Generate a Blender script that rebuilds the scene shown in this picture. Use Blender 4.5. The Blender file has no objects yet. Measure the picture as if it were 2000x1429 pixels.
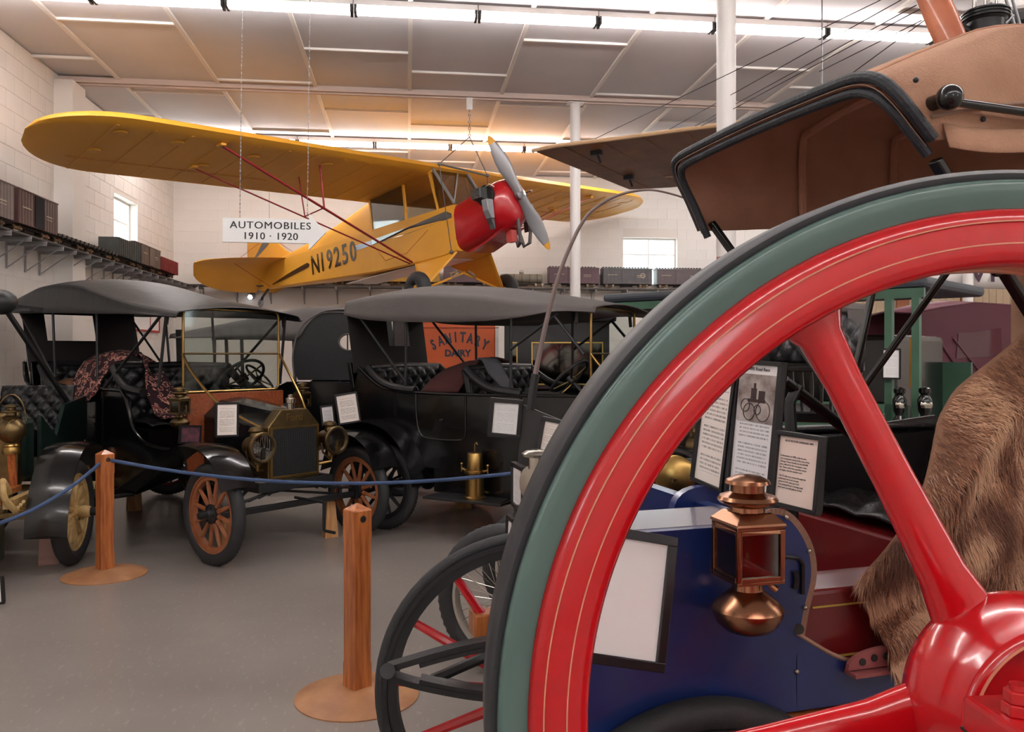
import bpy, math, random
from mathutils import Vector, Matrix, noise
random.seed(7)
pi = math.pi
sc = bpy.context.scene
COL = sc.collection
# ------------------------------------------------------------------ camera
F, CX, HY, EYE = 1650.0, 1000.0, 687.0, 1.6
YAW = math.radians(7.08)
CC, SS = math.cos(YAW), math.sin(YAW)
cam_d = bpy.data.cameras.new('camera')
cam = bpy.data.objects.new('camera', cam_d)
COL.objects.link(cam)
cam.location = (0, 0, EYE)
cam.rotation_euler = (pi / 2, 0, -YAW)
cam_d.sensor_width = 36
cam_d.lens = 36 * F / 2000
cam_d.shift_y = -(714.5 - HY) / 2000
cam_d.clip_start = 0.02
sc.camera = cam
# ------------------------------------------------------------------ world and exposure
w = bpy.data.worlds.new('sky')
sc.world = w
w.use_nodes = True
w.node_tree.nodes['Background'].inputs[0].default_value = (0.9, 0.95, 1, 1)
w.node_tree.nodes['Background'].inputs[1].default_value = 6.0
sc.view_settings.view_transform = 'Standard'
sc.view_settings.look = 'None'
sc.view_settings.gamma = 1
sc.view_settings.exposure = 0.25
sc.view_settings.use_curve_mapping = False
TUBE = 36.0          # strength of the fluorescent tubes
CEIL = 5.07
# ------------------------------------------------------------------ helpers
def lin(c):
    return tuple(((x / 255) / 12.92 if x / 255 <= .04045 else ((x / 255 + .055) / 1.055) ** 2.4) for x in c)
def cw(X, Z, h=0.0):           # eye-level frame of the visitor -> building frame
    return Vector((X * CC + Z * SS, -X * SS + Z * CC, h))
def P(px, py, Z):
    return cw((px - CX) / F * Z, Z, EYE - (py - HY) / F * Z)
def ray(px, py):
    return cw((px - CX) / F, 1, -(py - HY) / F)
def wall_pt(px, py, axis, val):
    d = ray(px, py); t = val / d[axis]
    return Vector((0, 0, EYE)) + d * t

class Fr:
    """local frame of a thing: x forward, y left, z up"""
    def __init__(s, X, Z, fx, fz, h=0, pitch=0, roll=0):
        o = cw(X, Z, h); f = cw(fx, fz, 0)
        f = Vector((f.x, f.y, 0)).normalized()
        l = Vector((-f.y, f.x, 0))
        m = Matrix((f, l, Vector((0, 0, 1)))).transposed().to_4x4()
        s.M = Matrix.Translation(o) @ m @ Matrix.Rotation(-pitch, 4, 'Y') @ Matrix.Rotation(roll, 4, 'X')
        s.I = s.M.inverted()
    def px(s, px, py, axis, val):
        o = s.I @ Vector((0, 0, EYE)); d = (s.I.to_3x3() @ ray(px, py))
        t = (val - o[axis]) / d[axis]
        return o + d * t

MATS = {}
def mat(name, c, rough=.6, metal=0, bump=0, bscale=40, var=0, vscale=6, coat=0, c2=None, alpha=None, trans=0, spec=None, stretch=None, sheen=0, emit=0):
    if name in MATS: return MATS[name]
    m = bpy.data.materials.new(name); m.use_nodes = True
    nt = m.node_tree; b = nt.nodes['Principled BSDF']
    c = lin(c)
    b.inputs['Base Color'].default_value = (*c, 1)
    b.inputs['Roughness'].default_value = rough
    b.inputs['Metallic'].default_value = metal
    if coat: b.inputs['Coat Weight'].default_value = coat; b.inputs['Coat Roughness'].default_value = .08
    if spec is not None: b.inputs['Specular IOR Level'].default_value = spec
    if trans: b.inputs['Transmission Weight'].default_value = trans
    if sheen: b.inputs['Sheen Weight'].default_value = sheen
    if emit:
        b.inputs['Emission Color'].default_value = (*c, 1); b.inputs['Emission Strength'].default_value = emit
    tc = nt.nodes.new('ShaderNodeTexCoord'); src = tc.outputs['Object']
    if stretch:
        mp = nt.nodes.new('ShaderNodeMapping'); mp.inputs['Scale'].default_value = stretch
        nt.links.new(src, mp.inputs[0]); src = mp.outputs[0]
    if var or c2:
        n = nt.nodes.new('ShaderNodeTexNoise'); n.inputs['Scale'].default_value = vscale; n.inputs['Detail'].default_value = 6
        nt.links.new(src, n.inputs['Vector'])
        r = nt.nodes.new('ShaderNodeValToRGB')
        d = lin(c2) if c2 else tuple(x * (1 - var) for x in c)
        r.color_ramp.elements[0].position = .32; r.color_ramp.elements[1].position = .68
        r.color_ramp.elements[0].color = (*d, 1); r.color_ramp.elements[1].color = (*c, 1)
        nt.links.new(n.outputs['Fac'], r.inputs[0]); nt.links.new(r.outputs[0], b.inputs['Base Color'])
    if bump:
        n2 = nt.nodes.new('ShaderNodeTexNoise'); n2.inputs['Scale'].default_value = bscale; n2.inputs['Detail'].default_value = 4
        nt.links.new(src, n2.inputs['Vector'])
        bp = nt.nodes.new('ShaderNodeBump'); bp.inputs['Strength'].default_value = bump; bp.inputs['Distance'].default_value = .01
        nt.links.new(n2.outputs['Fac'], bp.inputs['Height']); nt.links.new(bp.outputs[0], b.inputs['Normal'])
    MATS[name] = m
    return m
def glass(name, tint=(235, 240, 238), strength=.12):
    if name in MATS: return MATS[name]
    m = bpy.data.materials.new(name); m.use_nodes = True; nt = m.node_tree; nt.nodes.clear()
    o = nt.nodes.new('ShaderNodeOutputMaterial'); mx = nt.nodes.new('ShaderNodeMixShader')
    t = nt.nodes.new('ShaderNodeBsdfTransparent'); g = nt.nodes.new('ShaderNodeBsdfGlossy')
    t.inputs[0].default_value = (*lin(tint), 1); g.inputs['Roughness'].default_value = .05
    mx.inputs[0].default_value = strength
    nt.links.new(t.outputs[0], mx.inputs[1]); nt.links.new(g.outputs[0], mx.inputs[2]); nt.links.new(mx.outputs[0], o.inputs[0])
    MATS[name] = m
    return m

class MB:
    def __init__(s): s.v = []; s.f = []; s.mi = []; s.cur = 0
    def add(s, vs, fs):
        n = len(s.v); s.v += [tuple(x) for x in vs]; s.f += [tuple(n + i for i in f) for f in fs]; s.mi += [s.cur] * len(fs)
        return s
    def box(s, c, d, M=None):
        x, y, z = (k / 2 for k in d); M = M or Matrix()
        vs = [M @ Vector((c[0] + a * x, c[1] + b * y, c[2] + e * z)) for a in (-1, 1) for b in (-1, 1) for e in (-1, 1)]
        return s.add(vs, [(0, 1, 3, 2), (4, 6, 7, 5), (0, 4, 5, 1), (2, 3, 7, 6), (0, 2, 6, 4), (1, 5, 7, 3)])
    def ext(s, x0, x1, y0, y1, z0, z1):
        return s.box(((x0 + x1) / 2, (y0 + y1) / 2, (z0 + z1) / 2), (abs(x1 - x0), abs(y1 - y0), abs(z1 - z0)))
    def bar(s, a, b, wd, th, up=(0, 0, 1)):
        a = Vector(a); b = Vector(b); d = (b - a).normalized(); u = Vector(up)
        sd = d.cross(u)
        if sd.length < 1e-4: sd = d.cross(Vector((1, 0, 0)))
        sd.normalize(); u = sd.cross(d)
        vs = [q + sd * (i * wd / 2) + u * (j * th / 2) for q in (a, b) for i, j in ((-1, -1), (1, -1), (1, 1), (-1, 1))]
        return s.add(vs, [(3, 2, 1, 0), (4, 5, 6, 7), (0, 1, 5, 4), (1, 2, 6, 5), (2, 3, 7, 6), (3, 0, 4, 7)])
    def loft(s, rings, closed=True, cap=True, loop=False):
        n = len(rings[0]); vs = [p for r in rings for p in r]; fs = []
        m = len(rings)
        for i in range(m if loop else m - 1):
            k = (i + 1) % m
            for j in range(n if closed else n - 1):
                l = (j + 1) % n
                fs.append((i * n + j, i * n + l, k * n + l, k * n + j))
        if cap and closed and not loop:
            fs.append(tuple(range(n - 1, -1, -1))); fs.append(tuple((m - 1) * n + j for j in range(n)))
        return s.add(vs, fs)
    def tube(s, pts, r, n=8, loop=False, cap=True):
        pts = [Vector(p) for p in pts]; m = len(pts); rings = []; pu = None
        for i, p in enumerate(pts):
            if loop: d = pts[(i + 1) % m] - pts[i - 1]
            else: d = pts[min(i + 1, m - 1)] - pts[max(i - 1, 0)]
            d.normalize()
            if pu is None:
                u = d.cross(Vector((0, 0, 1)))
                if u.length < .1: u = d.cross(Vector((1, 0, 0)))
            else: u = pu - d * pu.dot(d)
            u.normalize(); pu = u; v = d.cross(u)
            rr = r[i] if isinstance(r, (list, tuple)) else r
            rings.append([p + (u * math.cos(2 * pi * k / n) + v * math.sin(2 * pi * k / n)) * rr for k in range(n)])
        return s.loft(rings, loop=loop, cap=cap)
    def cyl(s, a, b, r, r2=None, n=16, cap=True):
        return s.tube([a, b], [r, r if r2 is None else r2], n, cap=cap)
    def lathe(s, prof, o=(0, 0, 0), ax=(0, 0, 1), n=24, squash=None):
        o = Vector(o); ax = Vector(ax).normalized()
        u = ax.cross(Vector((0, 0, 1)))
        if u.length < .1: u = ax.cross(Vector((0, 1, 0)))
        u.normalize(); v = ax.cross(u)
        rings = []
        for r, z in prof:
            r = max(r, 1e-4)
            rings.append([o + ax * z + (u * math.cos(2 * pi * k / n) + v * math.sin(2 * pi * k / n)) * r for k in range(n)])
        return s.loft(rings, cap=True)
    def torus(s, o, ax, R, r, n=48, m=12, tread=0, sq=1.0):
        o = Vector(o); ax = Vector(ax).normalized(); u = ax.cross(Vector((0, 0, 1)))
        if u.length < .1: u = ax.cross(Vector((0, 1, 0)))
        u.normalize(); v = ax.cross(u); rings = []
        for i in range(n):
            a = 2 * pi * i / n; d = u * math.cos(a) + v * math.sin(a); ring = []
            for j in range(m):
                b = 2 * pi * j / m
                k = 1 + (tread if (math.cos(b) > .55 and (i + (j % 2)) % 2) else 0)
                ring.append(o + d * (R + r * k * math.cos(b)) + ax * (r * sq * math.sin(b)))
            rings.append(ring)
        return s.loft(rings, loop=True)
    def ring(s, o, ax, prof, n=96):   # closed profile [(radius, axial)] swept round the axis
        o = Vector(o); ax = Vector(ax).normalized(); u = ax.cross(Vector((0, 0, 1)))
        if u.length < .1: u = ax.cross(Vector((0, 1, 0)))
        u.normalize(); v = ax.cross(u)
        return s.loft([[o + (u * math.cos(2 * pi * i / n) + v * math.sin(2 * pi * i / n)) * r + ax * z for r, z in prof] for i in range(n)], loop=True)
    def grid(s, fn, nu, nv, loopu=False):
        vs = [fn(i / nu, j / nv) for i in range(nu + (0 if loopu else 1)) for j in range(nv + 1)]
        fs = []
        for i in range(nu):
            k = (i + 1) % nu if loopu else i + 1
            for j in range(nv):
                fs.append((i * (nv + 1) + j, k * (nv + 1) + j, k * (nv + 1) + j + 1, i * (nv + 1) + j + 1))
        return s.add(vs, fs)
    def prism(s, poly, axis, a, b):    # poly of 3-vectors; extruded along axis index from a to b
        n = len(poly); p0 = []; p1 = []
        for q in poly:
            q = list(q); q0 = q[:]; q0[axis] = a; q1 = q[:]; q1[axis] = b; p0.append(q0); p1.append(q1)
        return s.add(p0 + p1, [tuple(range(n)), tuple(range(2 * n - 1, n - 1, -1))] + [(i, (i + 1) % n, n + (i + 1) % n, n + i) for i in range(n)])
    def sphere(s, c, r, n=16, m=10, sc_=(1, 1, 1)):
        c = Vector(c)
        return s.grid(lambda u, v: c + Vector((sc_[0] * r * math.sin(pi * v) * math.cos(2 * pi * u), sc_[1] * r * math.sin(pi * v) * math.sin(2 * pi * u), sc_[2] * r * math.cos(pi * v))), n, m, True)
    def build(s, name, m, parent=None, smooth=35, bevel=0, solid=0, sub=0, label=None):
        import bmesh
        me = bpy.data.meshes.new(name); me.from_pydata(s.v, [], s.f)
        ms = m if isinstance(m, (list, tuple)) else [m]
        for k in ms: me.materials.append(k)
        if len(ms) > 1: me.polygons.foreach_set('material_index', s.mi)
        me.validate(); bm = bmesh.new(); bm.from_mesh(me)
        if len(bm.faces) < 60000: bmesh.ops.remove_doubles(bm, verts=bm.verts, dist=1e-5)
        bmesh.ops.recalc_face_normals(bm, faces=bm.faces); bm.to_mesh(me); bm.free()
        if smooth:
            me.polygons.foreach_set('use_smooth', [True] * len(me.polygons))
            try: me.set_sharp_from_angle(angle=math.radians(smooth))
            except Exception: pass
        o = bpy.data.objects.new(name, me); COL.objects.link(o)
        if parent is not None: o.parent = parent
        if bevel:
            b = o.modifiers.new('bevel', 'BEVEL'); b.width = bevel; b.segments = 2; b.limit_method = 'ANGLE'; b.harden_normals = False
        if solid:
            b = o.modifiers.new('solid', 'SOLIDIFY'); b.thickness = solid; b.offset = 0
        if sub:
            b = o.modifiers.new('sub', 'SUBSURF'); b.levels = sub; b.render_levels = sub
        if label: o['label'] = label
        return o
def tag(o, label=None, cat=None, group=None, kind=None):
    if label: o['label'] = label
    if cat: o['category'] = cat
    if group: o['group'] = group
    if kind: o['kind'] = kind
    return o
def empty(name, M=None, parent=None):
    o = bpy.data.objects.new(name, None); COL.objects.link(o); o.empty_display_size = .1
    if M is not None: o.matrix_world = M
    if parent is not None: o.parent = parent
    return o
def kids(o): return [c for c in bpy.data.objects if c.parent == o]
def copy_tree(o, parent=None, M=None, ch=None):
    if ch is None:
        ch = {}
        for c in bpy.data.objects:
            if c.parent: ch.setdefault(c.parent.name, []).append(c)
    c = o.copy(); COL.objects.link(c)
    if parent is not None: c.parent = parent
    if M is not None: c.matrix_local = M
    for k in ch.get(o.name, []): copy_tree(k, c, None, ch)
    return c
def text(body, size, m, parent, M, extrude=.001, off=0, name='lettering', align='CENTER', sx=1.0, space=1.0, line=1.0):
    cu = bpy.data.curves.new(name, 'FONT'); cu.body = body; cu.size = size; cu.extrude = extrude; cu.offset = off
    cu.align_x = align; cu.align_y = 'CENTER'; cu.space_character = space; cu.space_line = line; cu.resolution_u = 3
    cu.materials.append(m)
    q = bpy.data.objects.new(name, cu); COL.objects.link(q)
    me = bpy.data.meshes.new_from_object(q); bpy.data.objects.remove(q); me.name = name
    if not me.materials: me.materials.append(m)
    o = bpy.data.objects.new(name, me); COL.objects.link(o)
    if parent is not None: o.parent = parent
    o.matrix_local = M @ Matrix.Diagonal((sx, 1, 1, 1))
    return o
def basis(o, x, y):           # matrix with local x and y along given directions
    x = Vector(x).normalized(); y = Vector(y); z = x.cross(y).normalized(); y = z.cross(x)
    return Matrix.Translation(Vector(o)) @ Matrix((x, y, z)).transposed().to_4x4()

# ------------------------------------------------------------------ materials
M_block = mat('painted_block', (230, 224, 218), .75, bump=.25, bscale=60, var=.06, vscale=1.2)
M_mortar = mat('painted_mortar', (222, 213, 205), .85)
M_ceil = mat('ceiling_board', (214, 210, 212), .8, var=.05, vscale=1.5)
M_batten = mat('white_batten', (232, 226, 220), .6)
M_white = mat('white_paint', (235, 230, 226), .45)
M_pink = mat('rose_paint', (176, 112, 102), .5)
M_tube = mat('lit_tube', (255, 250, 248), .5, emit=TUBE)
M_dark = mat('dark_fitting', (40, 38, 36), .5)
M_black = mat('black_enamel', (11, 11, 12), .2, coat=.3, bump=.03, bscale=12)
M_blackm = mat('black_iron', (30, 30, 32), .45, bump=.15, bscale=60)
M_leather = mat('black_leather', (22, 22, 24), .32, bump=.3, bscale=120)
M_tyre = mat('tyre_rubber', (42, 42, 44), .62, bump=.2, bscale=150)
M_topgrey = mat('grey_top_cloth', (98, 92, 90), .75, bump=.25, bscale=25, var=.12, vscale=3)
M_topblk = mat('black_top_duck', (40, 41, 43), .42, bump=.5, bscale=7, var=.2, vscale=3)
M_lining = mat('dark_lining', (36, 31, 29), .8)
M_brass = mat('brass', (176, 142, 84), .28, 1, bump=.05, bscale=20, var=.25, vscale=8)
M_brassd = mat('tarnished_brass', (128, 108, 74), .38, 1, var=.35, vscale=10)
M_copper = mat('copper', (190, 128, 98), .33, 1, var=.2, vscale=10)
M_nickel = mat('nickel', (190, 184, 172), .2, 1)
M_steel = mat('grey_steel', (125, 125, 128), .4, .8)
M_wspoke = mat('varnished_spoke', (164, 102, 66), .4, coat=.3, c2=(134, 76, 44), vscale=12)
M_cream = mat('cream_paint', (214, 186, 128), .45, c2=(178, 142, 88), vscale=18)
M_wood = mat('varnished_pine', (188, 112, 56), .38, coat=.35, c2=(138, 70, 30), vscale=9, stretch=(6, 6, .5))
M_woodb = mat('pale_pine', (206, 158, 106), .6, c2=(170, 118, 70), vscale=8, stretch=(6, 6, .6))
M_discp = mat('tan_base_paint', (176, 128, 88), .5, c2=(150, 100, 66), vscale=7)
M_dashw = mat('mahogany', (158, 82, 42), .4, coat=.3, c2=(120, 56, 28), vscale=10, stretch=(.6, 6, 6))
M_clear = glass('clear_pane', strength=.05)
M_lens = glass('lens_glass', (225, 230, 238), .35)
M_shade = glass('smoky_pane', (196, 190, 178), .18)
M_yellow = mat('yellow_fabric', (230, 164, 50), .5, bump=.06, bscale=8, var=.1, vscale=2)
M_red = mat('red_enamel', (190, 14, 24), .2, coat=.6)
M_cowl = mat('red_cowling', (168, 16, 26), .28, coat=.4, bump=.5, bscale=7)
M_strut = mat('red_strut', (150, 20, 26), .4)
M_grey = mat('grey_metal', (150, 152, 156), .4, .4)
M_blackp = mat('black_print', (34, 34, 36), .5)
M_letter = mat('black_gloss_lettering', (32, 32, 34), .12, spec=1.0, coat=1.0)
M_signw = mat('white_sign', (250, 250, 250), .5, emit=0)
M_rope = mat('blue_rope', (60, 80, 118), .8, bump=.4, bscale=200)
M_paper = mat('white_paper', (244, 243, 242), .7)
M_frame = mat('black_frame', (26, 25, 28), .3)
# ------------------------------------------------------------------ the room
U0, U1, V0, V1 = -4.35, 12.4, -4.6, 16.5
fl = MB().ext(U0 - .2, U1 + .2, V0 - .2, V1 + .2, -.12, 0)
m = mat('vinyl_floor', (146, 138, 132), .28, var=.16, vscale=1.1, spec=.5)
nt = m.node_tree; b = nt.nodes['Principled BSDF']
ramp = [n for n in nt.nodes if n.type == 'VALTORGB'][0]
tc = [n for n in nt.nodes if n.type == 'TEX_COORD'][0]
mp = nt.nodes.new('ShaderNodeMapping'); mp.inputs['Scale'].default_value = (26, 9, 1); mp.inputs['Rotation'].default_value = (0, 0, .8)
n3 = nt.nodes.new('ShaderNodeTexNoise'); n3.inputs['Scale'].default_value = 1.6; n3.inputs['Detail'].default_value = 3
r3 = nt.nodes.new('ShaderNodeValToRGB'); r3.color_ramp.elements[0].position = .61; r3.color_ramp.elements[1].position = .66
mx = nt.nodes.new('ShaderNodeMix'); mx.data_type = 'RGBA'; mx.inputs[7].default_value = (*lin((178, 168, 152)), 1)
ml = nt.nodes.new('ShaderNodeMath'); ml.operation = 'MULTIPLY'; ml.inputs[1].default_value = .3
nt.links.new(tc.outputs['Object'], mp.inputs[0]); nt.links.new(mp.outputs[0], n3.inputs['Vector']); nt.links.new(n3.outputs[0], r3.inputs[0])
nt.links.new(r3.outputs[0], ml.inputs[0]); nt.links.new(ml.outputs[0], mx.inputs[0]); nt.links.new(ramp.outputs[0], mx.inputs[6]); nt.links.new(mx.outputs[2], b.inputs['Base Color'])
tag(fl.build('floor', m, smooth=0), kind='structure')
ce = MB().ext(U0 - .2, U1 + .2, V0 - .2, V1 + .2, CEIL + .02, CEIL + .14).build('ceiling', M_ceil, smooth=0)
tag(ce, kind='structure')
# ceiling boards, battens
pm = MB().box((0, 0, 0), (1.205, 2.42, .02)).build('panel', M_ceil, ce, smooth=0)
bm_ = MB().box((0, 0, 0), (1.18, .035, .03)).build('batten', M_batten, ce, smooth=0)
bl_ = MB().box((0, 0, 0), (.045, V1 - V0, .03)).build('batten', M_batten, ce, smooth=0)
first = [True, True, True]
def inst(o, k, loc, par=None):
    if first[k]: first[k] = False; c = o
    else: c = o.copy(); COL.objects.link(c)
    c.location = loc; return c
u = .035 - 1.22 * 4
col = 0
while u < U1:
    if u > U0: inst(bl_, 2, (u, (V0 + V1) / 2, CEIL - .015))
    off = (0.45, 1.67, 1.05, -.2)[col % 4]
    v = V0 - 2.44 + off
    while v < V1 + 1:
        cu_ = u + .61
        if cu_ < U1 and cu_ - .6 > U0 - .2 and -1 < v + 1.22 < V1 - .9: inst(pm, 0, (cu_, v + 1.22, CEIL + .005))
        if V0 < v < V1 - .05 and v > 2 and cu_ < 10: inst(bm_, 1, (cu_, v, CEIL - .015))
        v += 2.44
    u += 1.22; col += 1
for k, bv in enumerate((.75, 6.0, 11.3)):
    m_ = MB().ext(U0, U1, bv - .08, bv + .08, CEIL - .05, CEIL - .005).ext(U0, U1, bv - .09, bv - .05, CEIL - .075, CEIL - .05).ext(U0, U1, bv + .05, bv + .09, CEIL - .075, CEIL - .05).ext(U0, U1, bv - .02, bv + .02, CEIL - .09, CEIL - .05)
    tag(m_.build('beam', mat('beam_paint', (206, 186, 176), .7), smooth=0), 'long painted ceiling channel beam', kind='structure')
def wall(name, axis, val, t0, t1, out, holes, near=None, blocks=True):
    """axis 0: wall at u=val running along v; axis 1: wall at v=val running along u"""
    def e(mb, a, b_, z0, z1, d0, d1):
        if axis == 0: mb.ext(d0, d1, a, b_, z0, z1)
        else: mb.ext(a, b_, d0, d1, z0, z1)
    mb = MB(); th = val + out * .2
    cuts = sorted(holes); x = t0
    for h in cuts:
        e(mb, x, h[0], 0, CEIL, val, th); e(mb, h[0], h[1], 0, h[2], val, th); e(mb, h[0], h[1], h[3], CEIL, val, th); x = h[1]
    e(mb, x, t1, 0, CEIL, val, th)
    wl = tag(mb.build(name, M_mortar, smooth=0), kind='structure')
    if not blocks: return wl
    L, Hh, g = .4064, .2032, .005
    full = []; rest = MB(); row = 0; z = 0.0
    d0, d1 = val - out * .006, val + out * .01
    while z < CEIL - .02:
        z1 = min(z + Hh, CEIL); x = t0 - (L / 2 if row % 2 else 0)
        while x < t1:
            a, b2 = max(x, t0), min(x + L, t1)
            segs = [(a, b2)]
            for h in holes:
                if h[2] < z1 - .01 and h[3] > z + .01:
                    ns = []
                    for s0, s1 in segs:
                        if s1 <= h[0] or s0 >= h[1]: ns.append((s0, s1))
                        else:
                            if s0 < h[0]: ns.append((s0, h[0]))
                            if s1 > h[1]: ns.append((h[1], s1))
                    segs = ns
            for s0, s1 in segs:
                if s1 - s0 < .03: continue
                if s1 - s0 > L - .001 and z1 - z > Hh - .001: full.append(((s0 + s1) / 2, (z + z1) / 2))
                else: e(rest, s0 + g / 2, s1 - g / 2, z + g / 2, z1 - g / 2, d0, d1)
            x += L
        z = z1; row += 1
    full.sort(key=near)
    proto = MB()
    dd = abs(d1 - d0)
    proto.box((0, 0, 0), (dd, L - g, Hh - g) if axis == 0 else (L - g, dd, Hh - g))
    po = proto.build('block', M_block, wl, smooth=0)
    for i, (t, zc) in enumerate(full):
        if i < 300:
            o = po if i == 0 else po.copy()
            if i: COL.objects.link(o)
            o.location = ((d0 + d1) / 2, t, zc) if axis == 0 else (t, (d0 + d1) / 2, zc)
        else: e(rest, t - L / 2 + g / 2, t + L / 2 - g / 2, zc - Hh / 2 + g / 2, zc + Hh / 2 - g / 2, d0, d1)
    r = rest.build('blocks', M_block, wl, smooth=0); r['kind'] = 'stuff'
    return wl
a1 = wall_pt(222, 430, 0, U0); a2 = wall_pt(268, 430, 0, U0)
zt = wall_pt(224, 376, 0, U0).z
WL = (a1.y, a2.y, zt - 1.0, zt)
b1 = wall_pt(1217, 463, 1, V1); b2_ = wall_pt(1323, 463, 1, V1)
WB = (b1.x, b2_.x, b1.z - .95, b1.z)
wall('wall_left', 0, U0, V0, V1, -1, [WL, (-1.5, -.3, 2.2, 3.6)], lambda q: (0 if q[0] > 8.5 and q[1] > 1.9 else 50) + q[0] * .3 + abs(q[1] - 3.4))
wall('wall_back', 1, V1, U0, U1, 1, [WB], lambda q: (0 if q[1] > 2.3 else 50) + (0 if q[0] < 6.2 else 20) + abs(q[1] - 3.6) + abs(q[0] - 2) * .2)
wall('wall_right', 0, U1, V0, V1, 1, [(2, 3.2, 2.2, 3.6), (8, 9.2, 2.2, 3.6)], None, False)
wall('wall_front', 1, V0, U0, U1, -1, [(0, 1.2, 2.2, 3.6), (5, 6.2, 2.2, 3.6)], None, False)
def window(name, axis, val, h, out):
    r = tag(empty(name), kind='structure')
    def e(mb, a, b_, z0, z1, d0, d1):
        if axis == 0: mb.ext(val + out * d0, val + out * d1, a, b_, z0, z1)
        else: mb.ext(a, b_, val + out * d0, val + out * d1, z0, z1)
    f = MB(); t = .035
    e(f, h[0], h[1], h[2], h[2] + t, .12, .18); e(f, h[0], h[1], h[3] - t, h[3], .12, .18)
    e(f, h[0], h[0] + t, h[2] + t, h[3] - t, .12, .18); e(f, h[1] - t, h[1], h[2] + t, h[3] - t, .12, .18)
    f.build('window_frame', M_white, r, smooth=0)
    c = (h[0] + h[1]) / 2; zs = [h[3] - t - (h[3] - h[2] - 2 * t) * k / 3 for k in range(4)]
    mu = MB(); e(mu, c - .012, c + .012, h[2] + t, h[3] - t, .13, .17)
    for z in zs[1:3]: e(mu, h[0] + t, h[1] - t, z - .012, z + .012, .131, .169)
    mu.build('mullion', M_white, r, smooth=0)
    for k in range(3):
        for s in range(2):
            p = MB(); x0 = h[0] + t if s == 0 else c + .012; x1 = c - .012 if s == 0 else h[1] - t
            e(p, x0, x1, zs[k + 1] + .012, zs[k] - .012, .148, .152); p.build('pane', M_clear, r, smooth=0)
window('window_1', 0, U0, WL, -1)
window('window_2', 1, V1, WB, 1)
window('window_3', 0, U1, (2, 3.2, 2.2, 3.6), 1)
window('window_4', 0, U1, (8, 9.2, 2.2, 3.6), 1)
window('window_5', 1, V0, (0, 1.2, 2.2, 3.6), -1)
window('window_6', 1, V0, (5, 6.2, 2.2, 3.6), -1)
window('window_7', 0, U0, (-1.5, -.3, 2.2, 3.6), -1)
# pilaster on the left wall and the round steel columns
tag(MB().ext(U0 + .007, U0 + .23, 11.08, 11.5, 0, CEIL - .09).build('wall_left_pilaster', M_block, smooth=0), kind='structure')
for cu_, cv_, hp in ((2.27, 11.3, 2.0), (2.34, 6.0, 2.3), (8.04, 11.3, 2.0), (8.04, 6.0, 2.0)):
    c = tag(MB().cyl((cu_, cv_, hp), (cu_, cv_, CEIL - .09), .07, n=32).build('column', M_white), 'round white steel column standing up to the ceiling beam', kind='structure')
    MB().cyl((cu_, cv_, 0), (cu_, cv_, hp), .0705, n=32).build('painted_foot', M_pink, c, label='rose painted lower part')
    MB().ext(cu_ - .11, cu_ + .11, cv_ - .08, cv_ + .08, CEIL - .1, CEIL - .088).build('cap_plate', M_white, c, smooth=0)
# fluorescent battens
def fixture(u, v):
    r = empty('fluorescent_light', Matrix.Translation((u, v, CEIL)))
    MB().ext(-.605, .605, -.062, .062, -.085, -.03).build('channel', M_white, r, smooth=0)
    for y in (-.045, .045):
        MB().cyl((-.585, y, -.13), (.585, y, -.13), .019, n=10).build('tube', M_tube, r)
    for s in (-1, 1):
        MB().ext(s * .59 - .012, s * .59 + .012, -.075, .075, -.16, -.085).build('lamp_holder', M_dark, r, smooth=0)
    return r
f0 = None
CH = {}
for row, (v, n0, n1, ld) in enumerate(((8.42, -4, 9, 'near row of bare ceiling tubes'), (13.86, -4, 9, 'far row of bare ceiling tubes above the yellow wing'), (3.0, -4, 9, 'unseen row added overhead for light'), (-2.4, -4, 9, 'unseen row added behind for light'))):  # last two rows are unseen fittings, added to light the room
    for k in range(n0, n1):
        u = .7 + .61 + 1.22 * k
        if u - .6 < U0 + .05 or u > 11.5: continue
        if f0 is None: f0 = fixture(u, v); o = f0
        else:
            if not CH:
                for q in kids(f0): CH.setdefault(f0.name, []).append(q)
            o = copy_tree(f0, None, Matrix.Translation((u, v, CEIL)), CH)
        tag(o, 'lit fluorescent tube fitting in the ' + ld, 'ceiling light', 'fluorescent fittings, ' + ld)
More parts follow.
